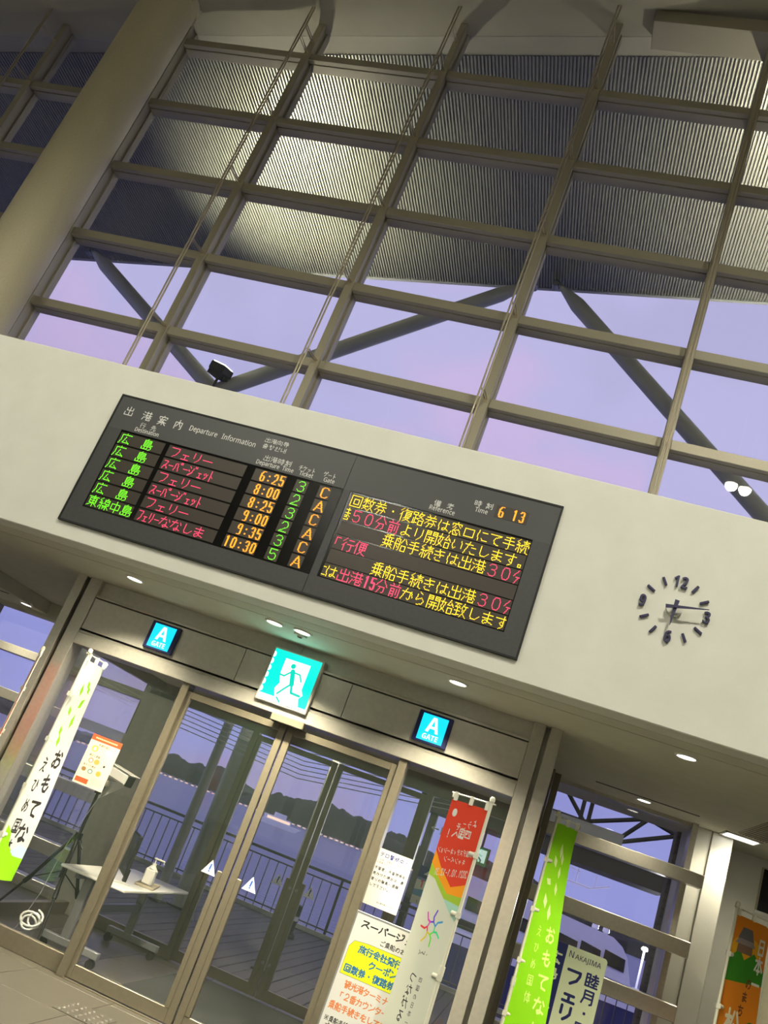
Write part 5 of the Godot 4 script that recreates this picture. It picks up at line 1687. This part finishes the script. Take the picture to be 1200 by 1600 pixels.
func build_ferry() -> void:
	var o := thing("ferry", "white passenger ferry with dark window band moored outside", "ferry", Vector3(0, -5.0, -60.0))
	var k := 60.0 / 22.0
	var P := func(x: float, y: float) -> Vector2: return Vector2(x * k, 6.5 + (y - 1.5) * k)
	var side := func(pts: Array, z0: float, z1: float, m: Material, called: String, parent: Node) -> MeshInstance3D:
		var st := mb()
		var q := PackedVector2Array()
		for p in pts: q.append(P.call(p[0], p[1]))
		prism(st, q, z0, z1)
		return obj(called, st, m, parent)
	side.call([[-1.75, -1.2], [3.6, -1.2], [4.4, 0.2], [-1.85, 0.1]], -8.0, 0.0, M.boat_blue, "hull", o)
	side.call([[-1.85, 0.1], [4.4, 0.2], [3.3, 0.34], [-1.9, 0.3]], -8.0, 0.05, M.boat, "gunwale", o)
	var deck: MeshInstance3D = side.call([[-1.9, 0.3], [2.75, 0.3], [2.52, 0.45], [2.32, 1.0], [2.28, 1.13], [2.12, 1.32], [1.89, 1.44], [0.73, 1.51], [-1.5, 1.6], [-1.8, 1.1]], -7.0, -0.5, M.boat, "superstructure", o)
	for w in [[-1.4, -0.3], [-0.24, 0.55], [0.6, 1.2], [1.25, 1.72], [1.78, 2.26]]:
		side.call([[w[0], 0.86], [w[1], 0.83], [w[1] - 0.02, 1.09], [w[0], 1.15]], -0.5, -0.42, M.boat_glass, "cabin_window", deck)
	for w in [[-1.5, -0.1], [0.1, 1.2], [1.35, 2.2]]:
		side.call([[w[0], 0.45], [w[1], 0.45], [w[1], 0.62], [w[0], 0.64]], -0.5, -0.42, M.boat_glass, "cabin_window", deck)
	var st := mb()
	for b in [[0.2, 2.28, 1.2, 2.27, 0.07], [1.2, 2.27, 1.62, 2.45, 0.06], [0.85, 2.27, 0.85, 2.62, 0.04], [0.4, 2.6, 0.9, 2.56, 0.04], [0.6, 1.5, 0.55, 2.9, 0.09], [1.3, 2.3, 1.28, 2.7, 0.025]]:
		var a: Vector2 = P.call(b[0], b[1])
		var c: Vector2 = P.call(b[2], b[3])
		tube(st, Vector3(a.x, a.y, -3), Vector3(c.x, c.y, -3), b[4], b[4], 8)
	obj("mast", st, M.boat, o)
	st = mb()
	for x in [2.55, 2.7, 2.85, 3.0]:
		var a: Vector2 = P.call(x, 0.3)
		var c: Vector2 = P.call(x, 0.62)
		tube(st, Vector3(a.x, a.y, -0.5), Vector3(c.x, c.y, -0.5), 0.03, 0.03, 6)
	for y in [0.46, 0.62]:
		var a: Vector2 = P.call(2.5, y)
		var c: Vector2 = P.call(3.1, y)
		tube(st, Vector3(a.x, a.y, -0.5), Vector3(c.x, c.y, -0.5), 0.03, 0.03, 6)
	obj("bow_rail", st, M.boat, o)
	for x in [1.5, 1.75]:
		st = mb()
		var a: Vector2 = P.call(x, 1.45)
		lathe(st, [Vector2(0.0, 0.45), Vector2(0.2, 0.35), Vector2(0.22, 0.1), Vector2(0.1, 0.0)], Vector3(a.x, a.y, -2), 12)
		obj("radar_dome", st, M.boat, o)
	# lamp on the pier
	o = thing("pier_lamp", "tall pier lamp glowing white beyond the ferry bow", "street lamp", Vector3(8.2, -5.0, -70.5))
	st = mb()
	tube(st, Vector3.ZERO, Vector3(0, 6.2, 0), 0.1, 0.07, 10)
	obj("pole", st, M.boat, o)
	st = mb()
	lathe(st, [Vector2(0.0, -0.14), Vector2(0.2, -0.1), Vector2(0.24, 0.0), Vector2(0.16, 0.12), Vector2(0.0, 0.16)], Vector3(0, 6.32, 0), 14)
	obj("lamp_globe", st, glow(Color(1, 0.95, 0.85), 14.0), o)
	var l := OmniLight3D.new()
	l.name = "lamp_light"
	o.add_child(l)
	l.position = Vector3(0, 6.32, 0)
	l.light_energy = 160.0
	l.omni_range = 80.0
	l.light_size = 0.2
	l.shadow_enabled = true

func build_far_shore() -> void:
	var n := FastNoiseLite.new()
	n.seed = 9
	n.frequency = 0.02
	n.fractal_octaves = 5
	# each hill: azimuth of its ends, distance, height
	var hills := [[-60, -26, 520, 17, "dark wooded hill across the water behind the left window"], [-31, -14, 650, 23, "dark wooded hill across the water behind the left door"], [-19, -4, 520, 26, "dark wooded hill across the water behind the right door"], [-8, 6, 650, 34, "dark wooded hill across the water behind the lime banner"], [2, 26, 520, 23, "dark wooded hill across the water behind the ferry"]]
	for h in hills:
		var st := mb()
		var na := 90
		var nr := 14
		var grid := []
		for j in nr + 1:
			for i in na + 1:
				var az: float = deg_to_rad(lerpf(h[0], h[1], float(i) / na))
				var u := float(j) / nr
				var dist: float = h[2] + 110.0 * u
				var env := pow(sin(PI * clampf(float(i) / na, 0.0, 1.0)), 0.55)
				var up := sin(PI * pow(u, 0.75)) * (0.85 + 0.15 * cos(u * 9.0))
				var p := Vector3(sin(az) * dist, 0, -cos(az) * dist)
				var y: float = h[3] * env * up * (0.72 + 0.62 * n.get_noise_2d(p.x, p.z)) + 2.4 * n.get_noise_2d(p.x * 7.0, p.z * 7.0) * env
				p.y = -5.2 + maxf(y, 0.0) if j > 0 else -5.6
				grid.append(p)
		st.set_smooth_group(0)
		for j in nr:
			for i in na:
				var k := j * (na + 1) + i
				for m in [k, k + na + 1, k + na + 2, k, k + na + 2, k + 1]:
					st.set_smooth_group(0)
					st.add_vertex(grid[m])
		st.generate_normals()
		tag(obj("hill", st, M.hill), h[4], "hill", "hills across the water")
	# houses along the far shore
	var st := mb()
	bx(st, Vector3(-2.6, 0, -2), Vector3(2.6, 2.2, 2))
	var hm := st.commit()
	st = mb()
	prism(st, PackedVector2Array([Vector2(-3, 2.2), Vector2(3, 2.2), Vector2(0, 3.6)]), -2.3, 2.3)
	var rm := st.commit()
	st = mb()
	bx(st, Vector3(-1.6, 0.7, -2.06), Vector3(1.4, 1.7, 2.06))
	var wm := st.commit()
	for k in 96:
		var az := deg_to_rad(-29.0 + 0.35 * k + rng.randf() * 0.04)
		var dist := 500.0 + rng.randf() * 14.0
		var o := thing("shore_house", "small pale house on the far shore below the hills", "house", Vector3(sin(az) * dist, -5.0, -cos(az) * dist), (rng.randf() - 0.5) * 0.8 - az, "houses along the far shore")
		o.scale = Vector3.ONE * (0.36 + rng.randf() * 0.2)
		for q in [["wall", hm, M.house], ["roof", rm, M.roof], ["lit_window", wm, M.window_lit]]:
			var mi := MeshInstance3D.new()
			mi.mesh = q[1]
			mi.material_override = q[2]
			mi.name = q[0]
			o.add_child(mi)
	# small ferry under way
	var f := thing("small_ferry", "small lit ferry under way near the far shore", "ferry", Vector3(-86, -5.0, -302.0), 0.5)
	st = mb()
	prism(st, PackedVector2Array([Vector2(-7, 0), Vector2(6, 0), Vector2(8, 1.6), Vector2(-7, 1.5)]), -1.8, 1.8)
	obj("hull", st, M.boat, f)
	part("cabin", Vector3(-5, 1.5, -1.5), Vector3(4, 3.0, 1.5), M.boat, f, 0.1)
	part("wheelhouse", Vector3(-2, 3.0, -1.2), Vector3(2, 4.4, 1.2), M.boat, f, 0.1)
	part("lit_window_band", Vector3(-4.6, 1.9, 1.5), Vector3(3.6, 2.7, 1.55), M.window_lit, f)

func _ready() -> void:
	rng.seed = 20
	M.metal_white = mat(Color(0.88, 0.88, 0.85), 0.45)
	set_light()
	make_materials()
	M.window_black = mat(Color(0.035, 0.034, 0.033), 0.16)
	M.lettering = mat(Color(0.86, 0.87, 0.86), 0.6)
	M.cyan = glow(Color(0.05, 0.86, 0.97), 1.2)
	M.white_glow = glow(Color(1, 1, 1), 1.2)
	M.lamp_white = glow(Color(1, 0.97, 0.92), 6.0)
	M.tray = mat(Color(0.72, 0.68, 0.6), 0.6)
	M.window_lit = glow(Color(1.0, 0.84, 0.76), 1.3)
	M.paper = mat(Color(0.90, 0.90, 0.87), 0.8)
	for h in [[1.72, 0.7, 48.0, "left one of the paired high bay lamps above the entrance side"], [2.02, 0.85, 48.0, "right one of the paired high bay lamps above the entrance side"], [-6.6, 2.0, 55.0, "single high bay lamp above the entrance side"], [0.8, 12.0, 65.0, "high bay lamp deep in the hall by the right wall"], [-6.6, 12.0, 65.0, "high bay lamp deep in the hall by the left wall"]]:
		hall_lamp(h[0], h[1], h[2], h[3])
	build_shell()
	build_tall_window()
	build_eave()
	build_entrance()
	build_low_windows()
	build_board()
	build_clock()
	build_signs()
	build_papers()
	build_banners()
	build_stands()
	build_vestibule_things()
	build_outdoors()
